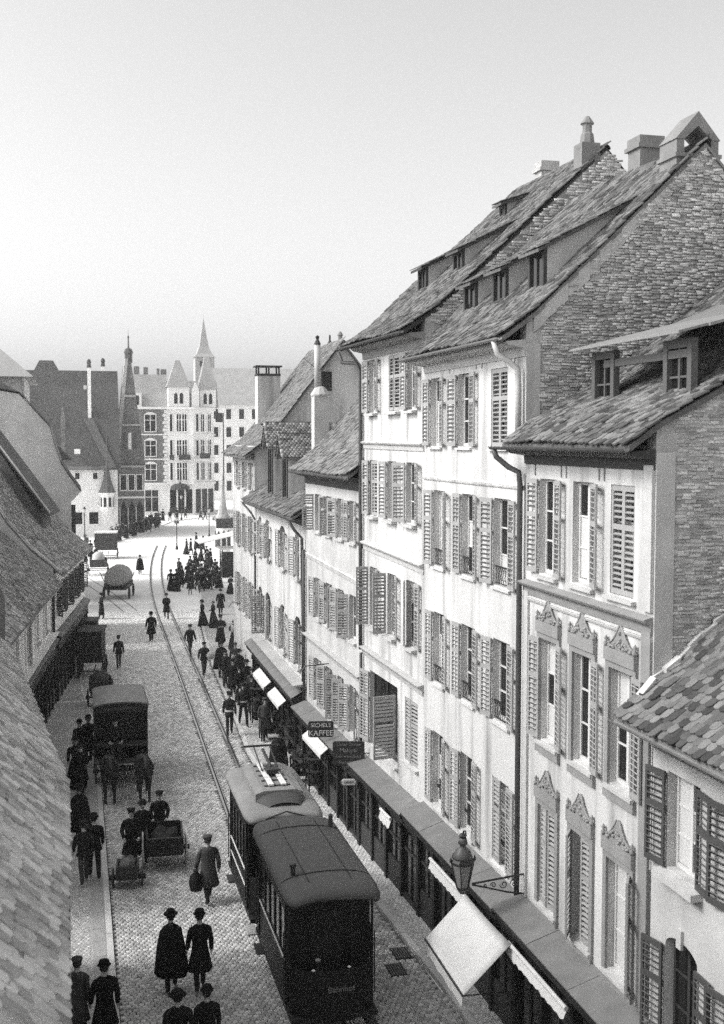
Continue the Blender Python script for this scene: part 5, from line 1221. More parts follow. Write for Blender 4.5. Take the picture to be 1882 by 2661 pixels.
LOOK = {'woman': 'woman in long dark skirt and hat', 'woman2': 'bareheaded woman in dark dress', 'blouse': 'woman in pale blouse', 'coat': 'man in dark coat and bowler hat', 'coat2': 'man in dark coat and wide hat', 'coat3': 'man in grey coat and cap', 'long': 'man in long coat and peaked cap', 'jacket': 'man in short jacket and cap', 'jacket2': 'man in dark jacket and bowler hat', 'cloak': 'person in a wide cloak'}
RD = -.105+.06                                                       # top of the setts
def rz(y): return RD if y < 84 else -.12
# singled-out walkers (heading 0 = away from the camera)
put('cloak', 2.03, 25.4, 'broad man in cape and wide hat, left of the pair walking past the tram', 0, z=RD, sc=1.04)
put('coat', 2.66, 25.3, 'slimmer man in dark hat, right of the pair walking past the tram', 4, z=RD, sc=1.02)
put('coat2', 1.85, 21.7, 'man in dark hat at the lower picture edge, left of two', 0, z=RD)
put('jacket2', 2.42, 21.8, 'man with pale collar at the lower picture edge, right of two', 0, z=RD)
put('coat', .52, 23.2, 'man in bowler hat on the left kerb at the lower picture edge', 8, z=.01)
put('coat3', -.02, 23.6, 'man in the lower left corner half hidden by the roof', -10, z=.01)
bagman = put('coat3', 3.42, 30.2, 'man in long coat beside the tram carrying a sack', 10, z=RD)
put('jacket', .22, 32.2, 'left of two men walking close together on the left pavement', 10, z=.01)
put('jacket2', .5, 32.5, 'right of two men walking close together on the left pavement', 5, z=.01, sc=1.02)
put('push', 1.55, 33.0, 'man in dark cap pushing the small handcart by the kerb', 178, z=RD, sc=1.04)
put('coat2', 1.92, 33.9, 'man walking at the left wheel of the open cart', 175, z=RD)
put('coat', .53, 44.5, 'taller of two hatted men on the left pavement beside the wagon', 185, z=.01, sc=1.03)
put('jacket2', .2, 44.1, 'shorter of two men on the left pavement beside the wagon', 180, z=.01, sc=.98)
put('coat2', .22, 40.7, 'man in long dark coat on the left pavement beside the horses', 170, z=.01)
put('woman', .05, 41.4, 'woman in dark dress on the left pavement beside the horses', 175, z=.01)
put('cloak', .12, 35.6, 'cloaked figure on the left pavement below the eaves', 20, z=.01)
put('cloak', 7.1, 40.3, 'big cloaked figure on the right pavement in front of the tram', 180, z=.01, sc=1.06)
put('soldier', 6.3, 47.4, 'soldier with white belt walking beside the right kerb', 175, z=RD, sc=1.03)
put('soldier2', 7.08, 48.8, 'soldier with white belt on the right pavement', 185, z=.01, sc=1.03)
put('coat', 7.45, 54.7, 'man in knee-length coat behind the two soldiers', 180, z=.01)
put('coat3', 8.0, 52.2, 'man close to the shop fronts beside the soldiers', 170, z=.01)
put('jacket2', 7.75, 50.6, 'man in dark jacket between soldiers and shop window', 180, z=.01)
for i, (x, y) in enumerate([(7.6, 46.2), (7.95, 47.4), (7.5, 52.9), (8.05, 54.3), (7.7, 56.4), (8.1, 57.2), (7.95, 49.8), (7.35, 56.9)]):
    put(['coat3', 'woman', 'jacket2', 'coat2', 'woman2', 'cloak', 'woman', 'jacket'][i], x, y, ['man in cap close behind the soldiers by the shop racks', 'woman in dark dress at the shop rack nearest the tram', 'man in jacket behind the belted soldiers', 'man with wide hat at the shop door behind the soldiers', 'woman with bare head walking behind the man in knee-length coat', 'cloaked person beside the wall below the arched windows', 'woman in hat looking into the shop beside the soldiers', 'man in cap at the kerb behind the soldiers'][i], 180+20*math.sin(i*4), z=.01)
put('cloak', 7.46, 59.2, 'man in wide cape on the right pavement', 180, z=.01, sc=1.03)
put('coat3', 8.2, 59.3, 'man in overcoat next to the caped man by the shops', 182, z=.01)
drummer = put('jacket', 6.68, 60.2, 'man in cap carrying a pale round drum beside the rails', 190, z=RD)
put('jacket', 6.53, 66.0, 'man in cap stepping over the rails', 200, z=rz(66))
put('long', 8.54, 68.0, 'officer in long double coat and peaked cap', 180, z=.01, sc=1.08)
wap = put('blouse', 9.17, 66.9, 'woman with white blouse walking on the bright right pavement', 0, z=.01)
put('jacket', 2.4, 62.8, 'man in cap walking away alone in mid street', 5, z=rz(62.8), sc=1.02)
put('coat', 4.68, 71.0, 'man in frock coat between the tram rails', 8, z=RD, sc=1.03)
put('coat2', 6.31, 79.8, 'man in bowler hat on the tracks further up', 178, z=RD)
put('long', 1.97, 80.9, 'man in long coat standing by the left stalls', 90, z=RD, sc=1.03)
put('woman', 8.38, 76.2, 'woman in long trailing skirt crossing to the left', 100, z=-.12)
put('woman2', 8.96, 75.1, 'woman in narrow dark dress behind the officer', 60, z=.01)
put('coat', 10.14, 80.6, 'man in bowler hat on the empty bright pavement', 180, z=.01)
put('cloak', 6.14, 107.7, 'lone figure in a wide bell-shaped cape in the square', 0, z=-.12, sc=1.03)
G1 = 'people gathered round the kiosk'; kinds = ['woman', 'coat', 'woman2', 'jacket2', 'coat3', 'woman', 'long', 'jacket']
put('woman', 7.92, 95.3, 'left of two women in black skirts standing at the edge of the crowd', 0, z=-.12); put('woman', 8.35, 94.9, 'right of two women in black skirts standing at the edge of the crowd', -8, z=-.12)
put('jacket2', 9.2, 92.3, 'small child at the front of the kiosk crowd', 20, z=-.12, sc=.66)
put('woman2', 12.3, 91.3, 'girl in short dress beside the kiosk wall', 200, z=.01, sc=.85)
for i, (x, y) in enumerate([(9.11, 99.4), (10.28, 93.5), (9.63, 96.2), (11.15, 96.6), (11.61, 96.9), (12.0, 95.8), (12.7, 110.6), (13.4, 122), (13.9, 132), (12.5, 124.5), (12.12, 125.2), (13.3, 113.4), (10.4, 97.5), (10.9, 99.2), (9.9, 98.4), (11.4, 101), (12.3, 100.2), (10.2, 103), (11.9, 105.5), (12.6, 107), (9.4, 104), (12.9, 118), (14.2, 128), (10.0, 94.8), (10.7, 95.2), (11.0, 94.4), (9.8, 100.6), (11.9, 98.4), (12.5, 103.4), (11.2, 108), (10.6, 106), (13.2, 115.6), (11.8, 113), (9.0, 97.2)]):
    put(kinds[i % 8], x, y, LOOK[kinds[i % 8]]+' in the crowd by the kiosk', random.uniform(0, 360), G1, -.12, random.uniform(.95, 1.04))
G2 = 'people gathered at the far kerb'
rp = random.Random(3)
for i in range(40):
    t = rp.random(); x = 4.9+t*7.5+rp.uniform(-.6, .6); y = 142+t*24+rp.uniform(-2.5, 4.5)
    kk = kinds[rp.randrange(8)]; put(kk, x, y, LOOK[kk]+' in the crowd before the far gabled houses', rp.uniform(0, 360), G2, .0, rp.uniform(.95, 1.05))
for i, (x, y) in enumerate([(13.6, 177), (14.6, 176), (16.0, 180), (17.5, 182), (19.4, 178), (20.1, 178), (12.6, 172), (15.2, 172)]):
    put(kinds[(i*3) % 8], x, y, LOOK[kinds[(i*3) % 8]]+' before the corner apartment block', rp.uniform(0, 360), 'people before the corner block', -.1, 1.03)
G3 = 'people among the far left carts'
for i, (x, y) in enumerate([(1.3, 121), (2.0, 125), (1.0, 128), (2.7, 130), (1.7, 133), (3.2, 134), (.6, 124), (2.4, 118)]):
    put(kinds[(i*5) % 8], x, y, LOOK[kinds[(i*5) % 8]]+' among the carts left of the square', rp.uniform(0, 360), G3, -.12, 1.0)
tag(build(MB().lathe([(.0, -.1), (.2, -.1), (.21, 0), (.2, .1), (.0, .1)], (0, 0, 0), 14), 'drum', 'cloth_pale', smooth=True), 'pale round drum under the arm of the man beside the rails', 'drum').matrix_basis = Matrix.Translation((7.0, 60.0, 1.0)) @ Matrix.Rotation(R(75), 4, 'X')
sk = MB(); sk.lathe([(0, 0), (.16, .02), (.2, .2), (.16, .4), (.06, .5), (.08, .56), (0, .56)], (0, 0, 0), 9); tag(build(sk, 'sack', 'cloth_black', smooth=True), 'dark sack held by the man beside the tram', 'sack').matrix_basis = Matrix.Translation((3.08, 30.1, .35))

# ------------------------------------------------------------------ horses
def horse():
    V = []; E = []; Rr = []
    def v(p, r, par=None):
        V.append(p); Rr.append(r)
        if par is not None: E.append((par, len(V)-1))
        return len(V)-1
    b = v((0, 0, 1.2), (.28, .3)); bk = v((0, -.55, 1.25), (.27, .29), b); rp_ = v((0, -.8, 1.18), (.2, .24), bk); fr_ = v((0, .5, 1.2), (.25, .31), b); ch = v((0, .72, 1.22), (.2, .28), fr_)
    n1 = v((0, .95, 1.48), (.12, .2), ch); n2 = v((0, 1.12, 1.72), (.095, .14), n1); hd = v((0, 1.27, 1.82), (.1, .125), n2); mz = v((0, 1.52, 1.6), (.075, .085), hd); v((0, 1.66, 1.46), (.06, .065), mz)
    for s in (-1, 1):
        sh = v((s*.15, .6, .95), .12, fr_); kn = v((s*.15, .62, .55), .065, sh); fe = v((s*.15, .6, .16), .045, kn); v((s*.15, .65, .04), .065, fe)
        hp = v((s*.15, -.68, .98), .15, bk); st = v((s*.16, -.55, .78), .11, hp); hk = v((s*.15, -.82, .5), .06, st); fe = v((s*.15, -.75, .16), .045, hk); v((s*.15, -.7, .04), .065, fe)
    me = skin_mesh(V, E, Rr, 1); me.materials.clear(); me.materials.append(M['hide']); me.name = 'horse'
    h = bpy.data.objects.new('horse', me); C.objects.link(h)
    mb = MB(); mb.loft([[(0-.02, y, z), (.02, y, z), (.03, y-.12, z-.18), (-.03, y-.12, z-.18)] for y, z in ((1.25, 1.98), (1.05, 1.88), (.85, 1.68), (.68, 1.5))]); build(mb, 'mane', 'hair', h)
    mb = MB(); mb.tube([(0, -.95, 1.3), (0, -1.1, 1.1), (0, -1.12, .75), (0, -1.08, .45)], [.05, .07, .08, .03], 7); build(mb, 'tail', 'hair', h, smooth=True)
    mb = MB()
    for s in (-1, 1): mb.tube([(s*.06, 1.2, 1.9), (s*.075, 1.2, 2.0), (s*.06, 1.22, 2.06)], [.03, .03, .005], 5)
    build(mb, 'ears', 'hide', h, smooth=True)
    mb = MB(); mb.loft([[(x*1.08, .66+y*.2-(z-1.2)*.12, z) for x, y, z in ((-.24, .1, 1.0), (.24, .1, 1.0), (.27, .2, 1.3), (.12, .25, 1.62), (-.12, .25, 1.62), (-.27, .2, 1.3))], [(x*1.08, .56+y*.2-(z-1.2)*.12, z) for x, y, z in ((-.26, .1, .98), (.26, .1, .98), (.3, .2, 1.3), (.13, .25, 1.65), (-.13, .25, 1.65), (-.3, .2, 1.3))]]); build(mb, 'harness', 'wood_black', h)
    build(MB().box((-.03, 1.43, 1.62), (.03, 1.47, 1.73)), 'blaze', 'lettering', h)
    return h
H1 = horse(); tag(H1, 'dark horse on the right of the wagon team, head lowered', 'horse').matrix_basis = Matrix.Translation((2.3, 39.7, RD)) @ Matrix.Rotation(math.pi, 4, 'Z')
copy_tree(H1, Matrix.Translation((1.15, 39.9, RD)) @ Matrix.Rotation(math.pi, 4, 'Z'), 'dark horse on the left of the wagon team, next to the kerb')

# ------------------------------------------------------------------ carts and wagons (built at the origin, front towards -Y)
def wheel(par, x, y, r, n=12, w_=.06, mat='wood_black', rim='wood_dark'):
    mb = MB(); k = 20
    ring = [[(x+o, y+rr*math.cos(2*math.pi*i/k), r+rr*math.sin(2*math.pi*i/k)) for i in range(k)] for o, rr in ((-w_/2, r), (w_/2, r), (w_/2, r-.07), (-w_/2, r-.07), (-w_/2, r))]
    mb.loft(ring, False); wo_ = build(mb, 'wheel', rim, par, keep=True, fixn=True)
    mb = MB()
    for i in range(n):
        a = 2*math.pi*i/n; mb.tube([(x, y+.05*math.cos(a), r+.05*math.sin(a)), (x, y+(r-.05)*math.cos(a), r+(r-.05)*math.sin(a))], .022, 4)
    mb.tube([(x-.1, y, r), (x+.1, y, r)], .075, 10); build(mb, 'spokes', mat, wo_)
    return wo_
def delivery_wagon():
    t = thing('delivery_wagon', 'tall dark box wagon with curved roof drawn by two horses', 'wagon', (1.66, 43.0, RD)); K = dict(keep=True); w_, l0, l1 = .94, -1.45, 1.45
    mb = MB(); mb.box((-w_, l0+.35, .95), (-w_+.05, l1, 2.88)); mb.box((w_-.05, l0+.35, .95), (w_, l1, 2.88)); mb.box((-w_+.05, l1-.05, .95), (w_-.05, l1, 2.9)); mb.box((-w_+.05, l0+.75, 1.5), (w_-.05, l0+.8, 2.88)); mb.box((-w_, l0, .85), (w_, l1, .945))
    build(mb, 'box_body', 'wood_black', t, **K)
    n = 8; up = [(w_*1.03*math.cos(math.pi*i/n), 2.88+.14*math.sin(math.pi*i/n)) for i in range(n+1)]; mb = MB()
    mb.prism(up + [(x, z-.05) for x, z in up[::-1]], l0-.1, l1+.05, lambda a_, d_, b_: (a_, d_, b_)); build(mb, 'wagon_roof', 'canvas_grey', t, fixn=True, **K)
    mb = MB(); mb.prism([(x*.97, z-.055) for x, z in up] + [(-w_*.98, 2.62), (w_*.98, 2.62)], l0-.04, l0+.0, lambda a_, d_, b_: (a_, d_, b_)); build(mb, 'front_board', 'wood_black', t, fixn=True, **K)
    build(MB().box((-.6, l0-.06, 2.74), (.6, l0-.041, 2.80)), 'name_board', 'cloth_mid', t, **K)
    build(MB().box((-w_+.06, l0+.05, 1.35), (w_-.06, l0+.5, 1.45)), 'bench', 'wood_dark', t, **K); build(MB().box((-w_, l0-.5, .9), (w_, l0-.02, .95)), 'footboard', 'wood_dark', t, **K)
    for y, r in ((-1.0, .42), (.95, .52)):
        for x in (-w_+.02, w_-.02): wheel(t, x, y, r)
    mb = MB(); mb.tube([(0, l0, .7), (0, -4.2, .95)], .045, 6); mb.tube([(-.75, l0-.35, .75), (.75, l0-.35, .75)], .04, 6); mb.tube([(-.9, -1, .42), (.9, -1, .42)], .04, 6); mb.tube([(-.9, .95, .52), (.9, .95, .52)], .04, 6); build(mb, 'pole', 'wood_black', t, **K)
    return t
delivery_wagon()
put('sit', 1.45, 41.75, 'driver seated on the bench of the tall box wagon', 180, z=.55)
def open_cart(label, loc, rzz, bw, bl, r, zb=.55, h_=.5, pale=False, load='canvas_grey', loadh=.25, name='open_cart', four=False, body='wood_dark'):
    t = thing(name, label, 'cart', loc, None, rzz); K = dict(keep=True)
    mb = MB(); mb.box((-bw/2, -bl/2, zb), (bw/2, bl/2, zb+.05)); mb.box((-bw/2-.03, -bl/2, zb+.055), (-bw/2+.02, bl/2, zb+h_)); mb.box((bw/2-.02, -bl/2, zb+.055), (bw/2+.03, bl/2, zb+h_)); mb.box((-bw/2+.02, -bl/2, zb+.055), (bw/2-.02, -bl/2+.04, zb+h_-.05)); mb.box((-bw/2+.02, bl/2-.04, zb+.055), (bw/2-.02, bl/2, zb+h_+.04))
    build(mb, 'cart_body', body, t, **K)
    build(MB().box((-bw/2-.01, -bl/2-.03, zb+h_-.045), (bw/2+.01, -bl/2-.005, zb+h_-.01)), 'tail_rail', 'wood_grey', t, **K)
    if load:
        mb = MB(); k = 10
        mb.loft([[(bw*.42*f*math.cos(2*math.pi*i/k)*(1+.2*math.sin(3*i+zz*9)), bl*.42*f*math.sin(2*math.pi*i/k)*(1+.2*math.cos(5*i+zz*7)), zb+zz+.07*math.sin(i*2.3)*(zz > .1)) for i in range(k)] for f, zz in ((1, .06), (1.02, h_*.6), (.85, h_+loadh*.5), (.4, h_+loadh))]); build(mb, 'load', load, t, smooth=True, **K)
    ys_ = (-bl*.33, bl*.33) if four else (0,)
    for y in ys_:
        for x in (-bw/2-.12, bw/2+.12): wheel(t, x, y, r, 10, .05, 'wood_black', 'zinc_pale' if pale else 'wood_dark')
        build(MB().tube([(-bw/2-.15, y, r), (bw/2+.15, y, r)], .035, 6), 'axle', 'iron', t, **K)
    mb = MB()
    for x in (-bw*.35, bw*.35): mb.tube([(x, bl/2-.2, zb), (x, bl/2+1.0, zb+.18)], .03, 6)
    mb.tube([(-bw*.35, bl/2+.95, zb+.17), (bw*.35, bl/2+.95, zb+.17)], .022, 6); build(mb, 'shafts', 'wood_dark', t, **K)
    return t
open_cart('open two-wheeled cart with pale wheel rims in the shaded street', (2.5, 33.25, RD), R(-3), 1.0, 1.35, .5, .5, .55, True, 'cloth_dark', -.1, body='wood_black')
put('push', 2.46, 34.6, 'man leaning forward in the shafts of the open cart', 178, z=RD, sc=1.03)
open_cart('small handcart with light load next to the left kerb', (1.38, 31.9, RD), R(175), .55, .75, .26, .3, .35, False, 'canvas_grey', .15, 'handcart')
open_cart('dark handcart piled high behind the box wagon', (1.25, 54.3, RD), R(3), .95, 1.3, .42, .55, .75, False, 'cloth_mid', .3, 'handcart', body='wood_black')
open_cart('small loaded cart behind the covered barrel wagon', (2.42, 108.3, -.12), 0, 1.5, 2.0, .5, .8, .7, False, 'canvas', .6, 'open_cart', True, 'wood_grey')
def barrel_wagon():
    t = thing('barrel_wagon', 'wagon with rounded canvas cover in the bright square', 'wagon', (3.6, 92.4, -.12), None, R(-12)); K = dict(keep=True)
    k = 24; mb = MB(); mb.loft([[(f*.95*math.cos(2*math.pi*i/k)*(1+.03*(i%2)), y, 1.6+f*(.9 if i <= k//2 else .6)*math.sin(2*math.pi*i/k)*(1+.03*(i%2))) for i in range(k)] for y, f in ((-1.3, .25), (-1.27, .6), (-1.2, .95), (-.6, 1.05), (.6, 1.05), (1.2, .95), (1.27, .5))]); build(mb, 'canvas_cover', 'canvas_mid', t, smooth=True, **K)
    mb = MB(); mb.box((-.8, -1.5, .75), (.8, 1.5, .85)); mb.box((-.9, -1.45, .855), (-.8, 1.45, 1.25)); mb.box((.8, -1.45, .855), (.9, 1.45, 1.25)); build(mb, 'bed', 'wood_dark', t, **K)
    for y in (-1, 1):
        for x in (-.98, .98): wheel(t, x, y, .48)
    for x in (-1.0, 1.0): build(MB().tube([(x*.9, -.6, 1.1), (x*1.35, -.7, 2.1)], .035, 6), 'stake', 'wood_dark', t, **K)
    return t
barrel_wagon()
def box_wagon(label, loc, rzz, w_, l_, z0, z1, body='wood_dark', top='canvas', name='covered_cart'):
    t = thing(name, label, 'cart', loc, None, rzz); K = dict(keep=True)
    mb = MB(); mb.box((-w_/2, -l_/2, z0), (w_/2, l_/2, z1)); mb.box((-w_/2-.03, -l_/2-.03, z0), (-w_/2+.06, -l_/2+.05, z1+.002)); mb.box((w_/2-.06, -l_/2-.03, z0), (w_/2+.03, -l_/2+.05, z1+.002)); build(mb, 'box_body', body, t, **K)
    build(MB().box((-w_/2-.08, -l_/2-.1, z1+.004), (w_/2+.08, l_/2+.1, z1+.1)), 'cart_roof', top, t, **K)
    for y in (-l_*.3, l_*.3):
        for x in (-w_/2-.05, w_/2+.05): wheel(t, x, y, min(.5, z0*.62))
    mb = MB(); mb.tube([(-.3, -l_/2, z0-.1), (-.3, -l_/2-1.1, z0-.3)], .035, 6); mb.tube([(.3, -l_/2, z0-.1), (.3, -l_/2-1.1, z0-.3)], .035, 6); mb.tube([(-w_/2, -l_*.3, .35), (w_/2, -l_*.3, .35)], .04, 6); build(mb, 'shafts', 'wood_dark', t, **K)
    return t
box_wagon('far box wagon with pale roof at the left of the square', (3.6, 123.5, -.12), R(-4), 2.2, 2.6, .95, 2.7, 'cloth_mid')
box_wagon('dark covered stall cart standing under the left eaves', (1.0, 61.5, RD), R(-8), 1.15, 2.0, .85, 2.4, 'wood_black', 'wood_black', 'covered_cart')
box_wagon('smaller dark stall cart behind the covered one at the left', (.95, 68, RD), R(-5), .95, 1.6, .8, 1.9, 'wood_black', 'wood_dark', 'covered_cart')

# ------------------------------------------------------------------ lantern on scrolled bracket, awnings, signs
def lantern():
    fr = Fr(P0, P1); s = 5.05; T = fr.pt; zz = 3.2; t = thing('street_lantern', 'hexagonal iron street lantern on a scrolled wall bracket over the shop ledge', 'lantern', T(s, 0, 0))
    mb = MB(); o1 = 1.25
    mb.tube([T(s, .02, zz+.36), T(s, o1-.1, zz+.26)], .022, 6); mb.tube([T(s, .02, zz-.05), T(s, .4, zz+.02), T(s, .8, zz+.14), T(s, o1-.1, zz+.24)], .02, 6); mb.box((s-.04, .003, zz-.12), (s+.04, .03, zz+.42), T)
    for c0, r0, d in ((.25, .1, 1), (.48, .085, -1), (.7, .065, 1), (.88, .045, -1)):
        zc = zz+.17+.03*c0
        mb.tube([T(s, c0+r0*(1-.055*i)*math.cos(d*.55*i), zc+r0*(1-.055*i)*math.sin(d*.55*i)) for i in range(15)], .011, 5)
    build(mb, 'bracket', 'iron', t)
    c0 = Vector(T(s, o1+.1, zz+.18)); hexa = lambda r, z: [(c0.x+r*math.cos(math.pi/3*k), c0.y+r*math.sin(math.pi/3*k), c0.z+z) for k in range(6)]
    mb = MB(); mb.loft([hexa(.05, -.1), hexa(.12, .0), hexa(.13, .04)]); mb.loft([hexa(.245, .52), hexa(.25, .56), hexa(.16, .68)], True)
    for k in range(6):
        a0, a1 = hexa(.125, .03)[k], hexa(.235, .53)[k]; mb.tube([a0, a1], .013, 5); p = hexa(.25, .55)[k]; mb.lathe([(.02, 0), (.03, .04), (.0, .13)], p, 6)
    build(mb, 'cage', 'iron', t)
    lo, hi = hexa(.118, .035), hexa(.228, .525)
    for k in range(6):
        j = (k+1) % 6; q = Vector(((lo[k][0]+lo[j][0])/2-c0.x, (lo[k][1]+lo[j][1])/2-c0.y, 0)).normalized()*.006
        build(MB().add([lo[k], lo[j], hi[j], hi[k]] + [tuple(Vector(p)-q) for p in (lo[k], lo[j], hi[j], hi[k])], [(0,1,2,3),(7,6,5,4),(0,4,5,1),(2,6,7,3)]), 'pane', 'lamp_glass', t)
    mb = MB(); mb.lathe([(.2, .62), (.2, .66), (.15, .78), (.07, .84), (.06, .9), (.1, .92), (.08, 1.02), (.03, 1.05), (.03, 1.1)], c0, 12); build(mb, 'cap', 'lamp_metal', t, smooth=True)
    mb = MB(); mb.tube([tuple(c0+Vector((0, .0, 1.08))), tuple(c0+Vector((0, -.04, 1.18))), tuple(c0+Vector((0, -.14, 1.22))), tuple(c0+Vector((0, -.2, 1.14)))], .016, 6); mb.lathe([(.06, 1.02), (.08, 1.08), (.05, 1.12)], c0, 8); build(mb, 'crown', 'iron', t)
    return t
lantern()
def awning():
    # inner edge along the cornice, outer edge lower over the kerb; cloth sags between
    A, B, Cc, D = Vector((8.05, 22.8, 2.62)), Vector((8.12, 20.35, 2.58)), Vector((6.86, 19.55, 2.08)), Vector((6.9, 22.0, 2.1)); n = 8
    t = thing('awning', 'bright white canvas awning stretched over the pavement', 'awning', (7.5, 21, 0)); v = []; f = []
    P = lambda i, j: (A.lerp(B, i/n)).lerp(D.lerp(Cc, i/n), j/n) - Vector((0, 0, .13*math.sin(math.pi*i/n)*math.sin(math.pi*j/n))) + Vector((0, (i/n-.5)*.0, 0)) + (Vector((.13*math.sin(math.pi*i/n), 0, 0))*(j/n-.5)*.4)
    v = [P(i, j) for j in range(n+1) for i in range(n+1)]; v += [p-Vector((0, 0, .012)) for p in v]; m = n+1; k = m*m
    f = [(j*m+i, j*m+i+1, (j+1)*m+i+1, (j+1)*m+i) for j in range(n) for i in range(n)] + [(k+(j+1)*m+i, k+(j+1)*m+i+1, k+j*m+i+1, k+j*m+i) for j in range(n) for i in range(n)]
    for i in range(n): f += [(i, i+1, k+i+1, k+i), (n*m+i+1, n*m+i, k+n*m+i, k+n*m+i+1), (i*m+m, i*m, k+i*m, k+i*m+m), (i*m+n, i*m+m+n, k+i*m+m+n, k+i*m+n)]
    build(MB().add(v, f), 'canvas', 'canvas', t, smooth=True, fixn=True)
    q = [D.lerp(Cc, i/10) for i in range(11)]; mb = MB()
    mb.add([p+Vector((0, 0, .0)) for p in q] + [p-Vector((.02, 0, .2+.02*math.sin(i*2.1))) for i, p in enumerate(q)] + [p+Vector((.012, 0, 0)) for p in q] + [p-Vector((.008, 0, .2+.02*math.sin(i*2.1))) for i, p in enumerate(q)], [(i, i+1, 12+i, 11+i) for i in range(10)] + [(33+i, 34+i, 23+i, 22+i) for i in range(10)]); build(mb, 'valance', 'canvas', t)
    mb = MB(); mb.tube([D, Cc], .022, 6); mb.tube([Cc, (8.5, 20.2, 1.7)], .015, 5); mb.tube([D, (8.5, 22.4, 1.7)], .015, 5); build(mb, 'frame', 'iron', t)
    return t
awning()
def roller(label, fr, s0, s1, o, z, h_, seed, sc=True):
    """rolled canvas blind with scalloped edge under the cornice"""
    rd = random.Random(seed); n = max(6, int((s1-s0)/.13)); v = []; 
    top = [fr.pt(s0+(s1-s0)*k/n, o, z) for k in range(n+1)]; bot = [fr.pt(s0+(s1-s0)*k/n, o+.06, z-h_*(1 if k % 2 else .8)-rd.random()*.03) for k in range(n+1)]
    mb = MB(); m = n+1; mb.add(top+bot+[tuple(Vector(p)+Vector((.012, 0, 0))) for p in top+bot], [(i, i+1, m+i+1, m+i) for i in range(n)] + [(2*m+m+i, 2*m+m+i+1, 2*m+i+1, 2*m+i) for i in range(n)])
    mb.tube([fr.pt(s0, o+.01, z+.03), fr.pt(s1, o+.01, z+.03)], .04, 8); o_ = build(mb, 'shop_blind', 'canvas'); return tag(o_, label, 'blind')
f1, f2_, f3, f4, f5 = Fr(P0, P1), Fr(P1, P2), Fr(P2, P3), Fr(P3, P4), Fr(P4, P5)
roller('pale scalloped blind under the ledge, nearest the picture corner', f1, 1.6, 4.3, .66, 2.5, .18, 1); roller('long pale scalloped blind under the tall white house ledge', f2_, 1.3, 3.9, .64, 2.42, .2, 2)
roller('short scalloped blind under the ledge by the hanging signs', f3, .8, 1.7, .62, 2.3, .25, 3)
def box_sign(name, label, c, w_, h_, facing, lines, mat='sign_dark', lm='lettering', size=.2, th=.05, cat='sign', arm=None):
    t = thing(name, label, cat, c, None, facing); K = dict(keep=True)
    mb = MB(); e = .05
    mb.prism([(-w_/2+e, -h_/2), (w_/2-e, -h_/2), (w_/2, -h_/2+e), (w_/2, h_/2-e), (w_/2-e, h_/2), (-w_/2+e, h_/2), (-w_/2, h_/2-e), (-w_/2, -h_/2+e)], -th/2, th/2, lambda a_, d_, b_: (a_, d_, b_)); build(mb, 'board', mat, t, fixn=True, **K)
    if arm: build(MB().tube([(w_/2-.02, 0, 0), (w_/2+arm, 0, .0)], .02, 6), 'bracket', 'iron', t, **K)
    for k, (txt, sz) in enumerate(lines):
        me = text_mesh(txt, sz, lm); z = h_/2-(k+.5)*h_/len(lines)
        obj('lettering', me, t, Matrix.Translation((0, -th/2-.004, z)) @ Matrix.Rotation(math.pi/2, 4, 'X'), keep=True)
    return t
box_sign('hanging_sign', 'dark hanging sign lettered with coffee in two white lines', (7.72, 35.9, 2.98), .82, .52, R(-10), [('SICHELS', .18), ('KAFFEE', .245)], arm=.4)
box_sign('hanging_sign', 'grey board with four faded painted lines, clipped corners', (7.92, 32.9, 2.98), .95, .72, R(-14), [('Unser Tinner', .13), ('Malerei', .18), ('Lackiererei Julius', .11), ('Blechschilder', .11)], 'sign_dark', 'lettering_dim', arm=.3)
box_sign('hanging_sign', 'small white name plate on the shop front by the tram', (7.85, 32.6, 2.2), .42, .17, R(-12), [('LADEN', .085)], 'lettering', 'sign_dark', arm=.3)
box_sign('hanging_sign', 'small white plate on the dark left-hand shop', (-.35, 37.3, 2.5), .5, .2, R(4), [('OFFEN', .1)], 'lettering', 'sign_dark') if False else None
tag(build(MB().box((-1.9, 39.4, 2.55), (-1.35, 39.45, 2.72)), 'name_plate', 'lettering'), 'small white plate projecting from the dark left-hand shop', 'sign')
for k, (y0, y1) in enumerate(((42.5, 45.0), (35.6, 38.2), (46.0, 49.0))):
    fr = Fr((lerp([(a, b) for a, b in (P3, P4, P5)], y0), y0), (lerp([(a, b) for a, b in (P3, P4, P5)], y1), y1)); T = fr.pt; L = fr.len
    mb = MB(); mb.prism([(.52, 2.42), (.8, 2.2), (.8, 2.1), (.82, 2.1), (.82, 2.22), (.52, 2.45)], 0, L, lambda a_, d_, b_: T(d_, a_, b_)); o = build(mb, 'shop_blind', 'canvas', fixn=True); tag(o, ['white sloping blind over the shop of the arched house', 'white sloping blind beside the coffee sign', 'white sloping blind at the far shops of the arched house'][k], 'blind')
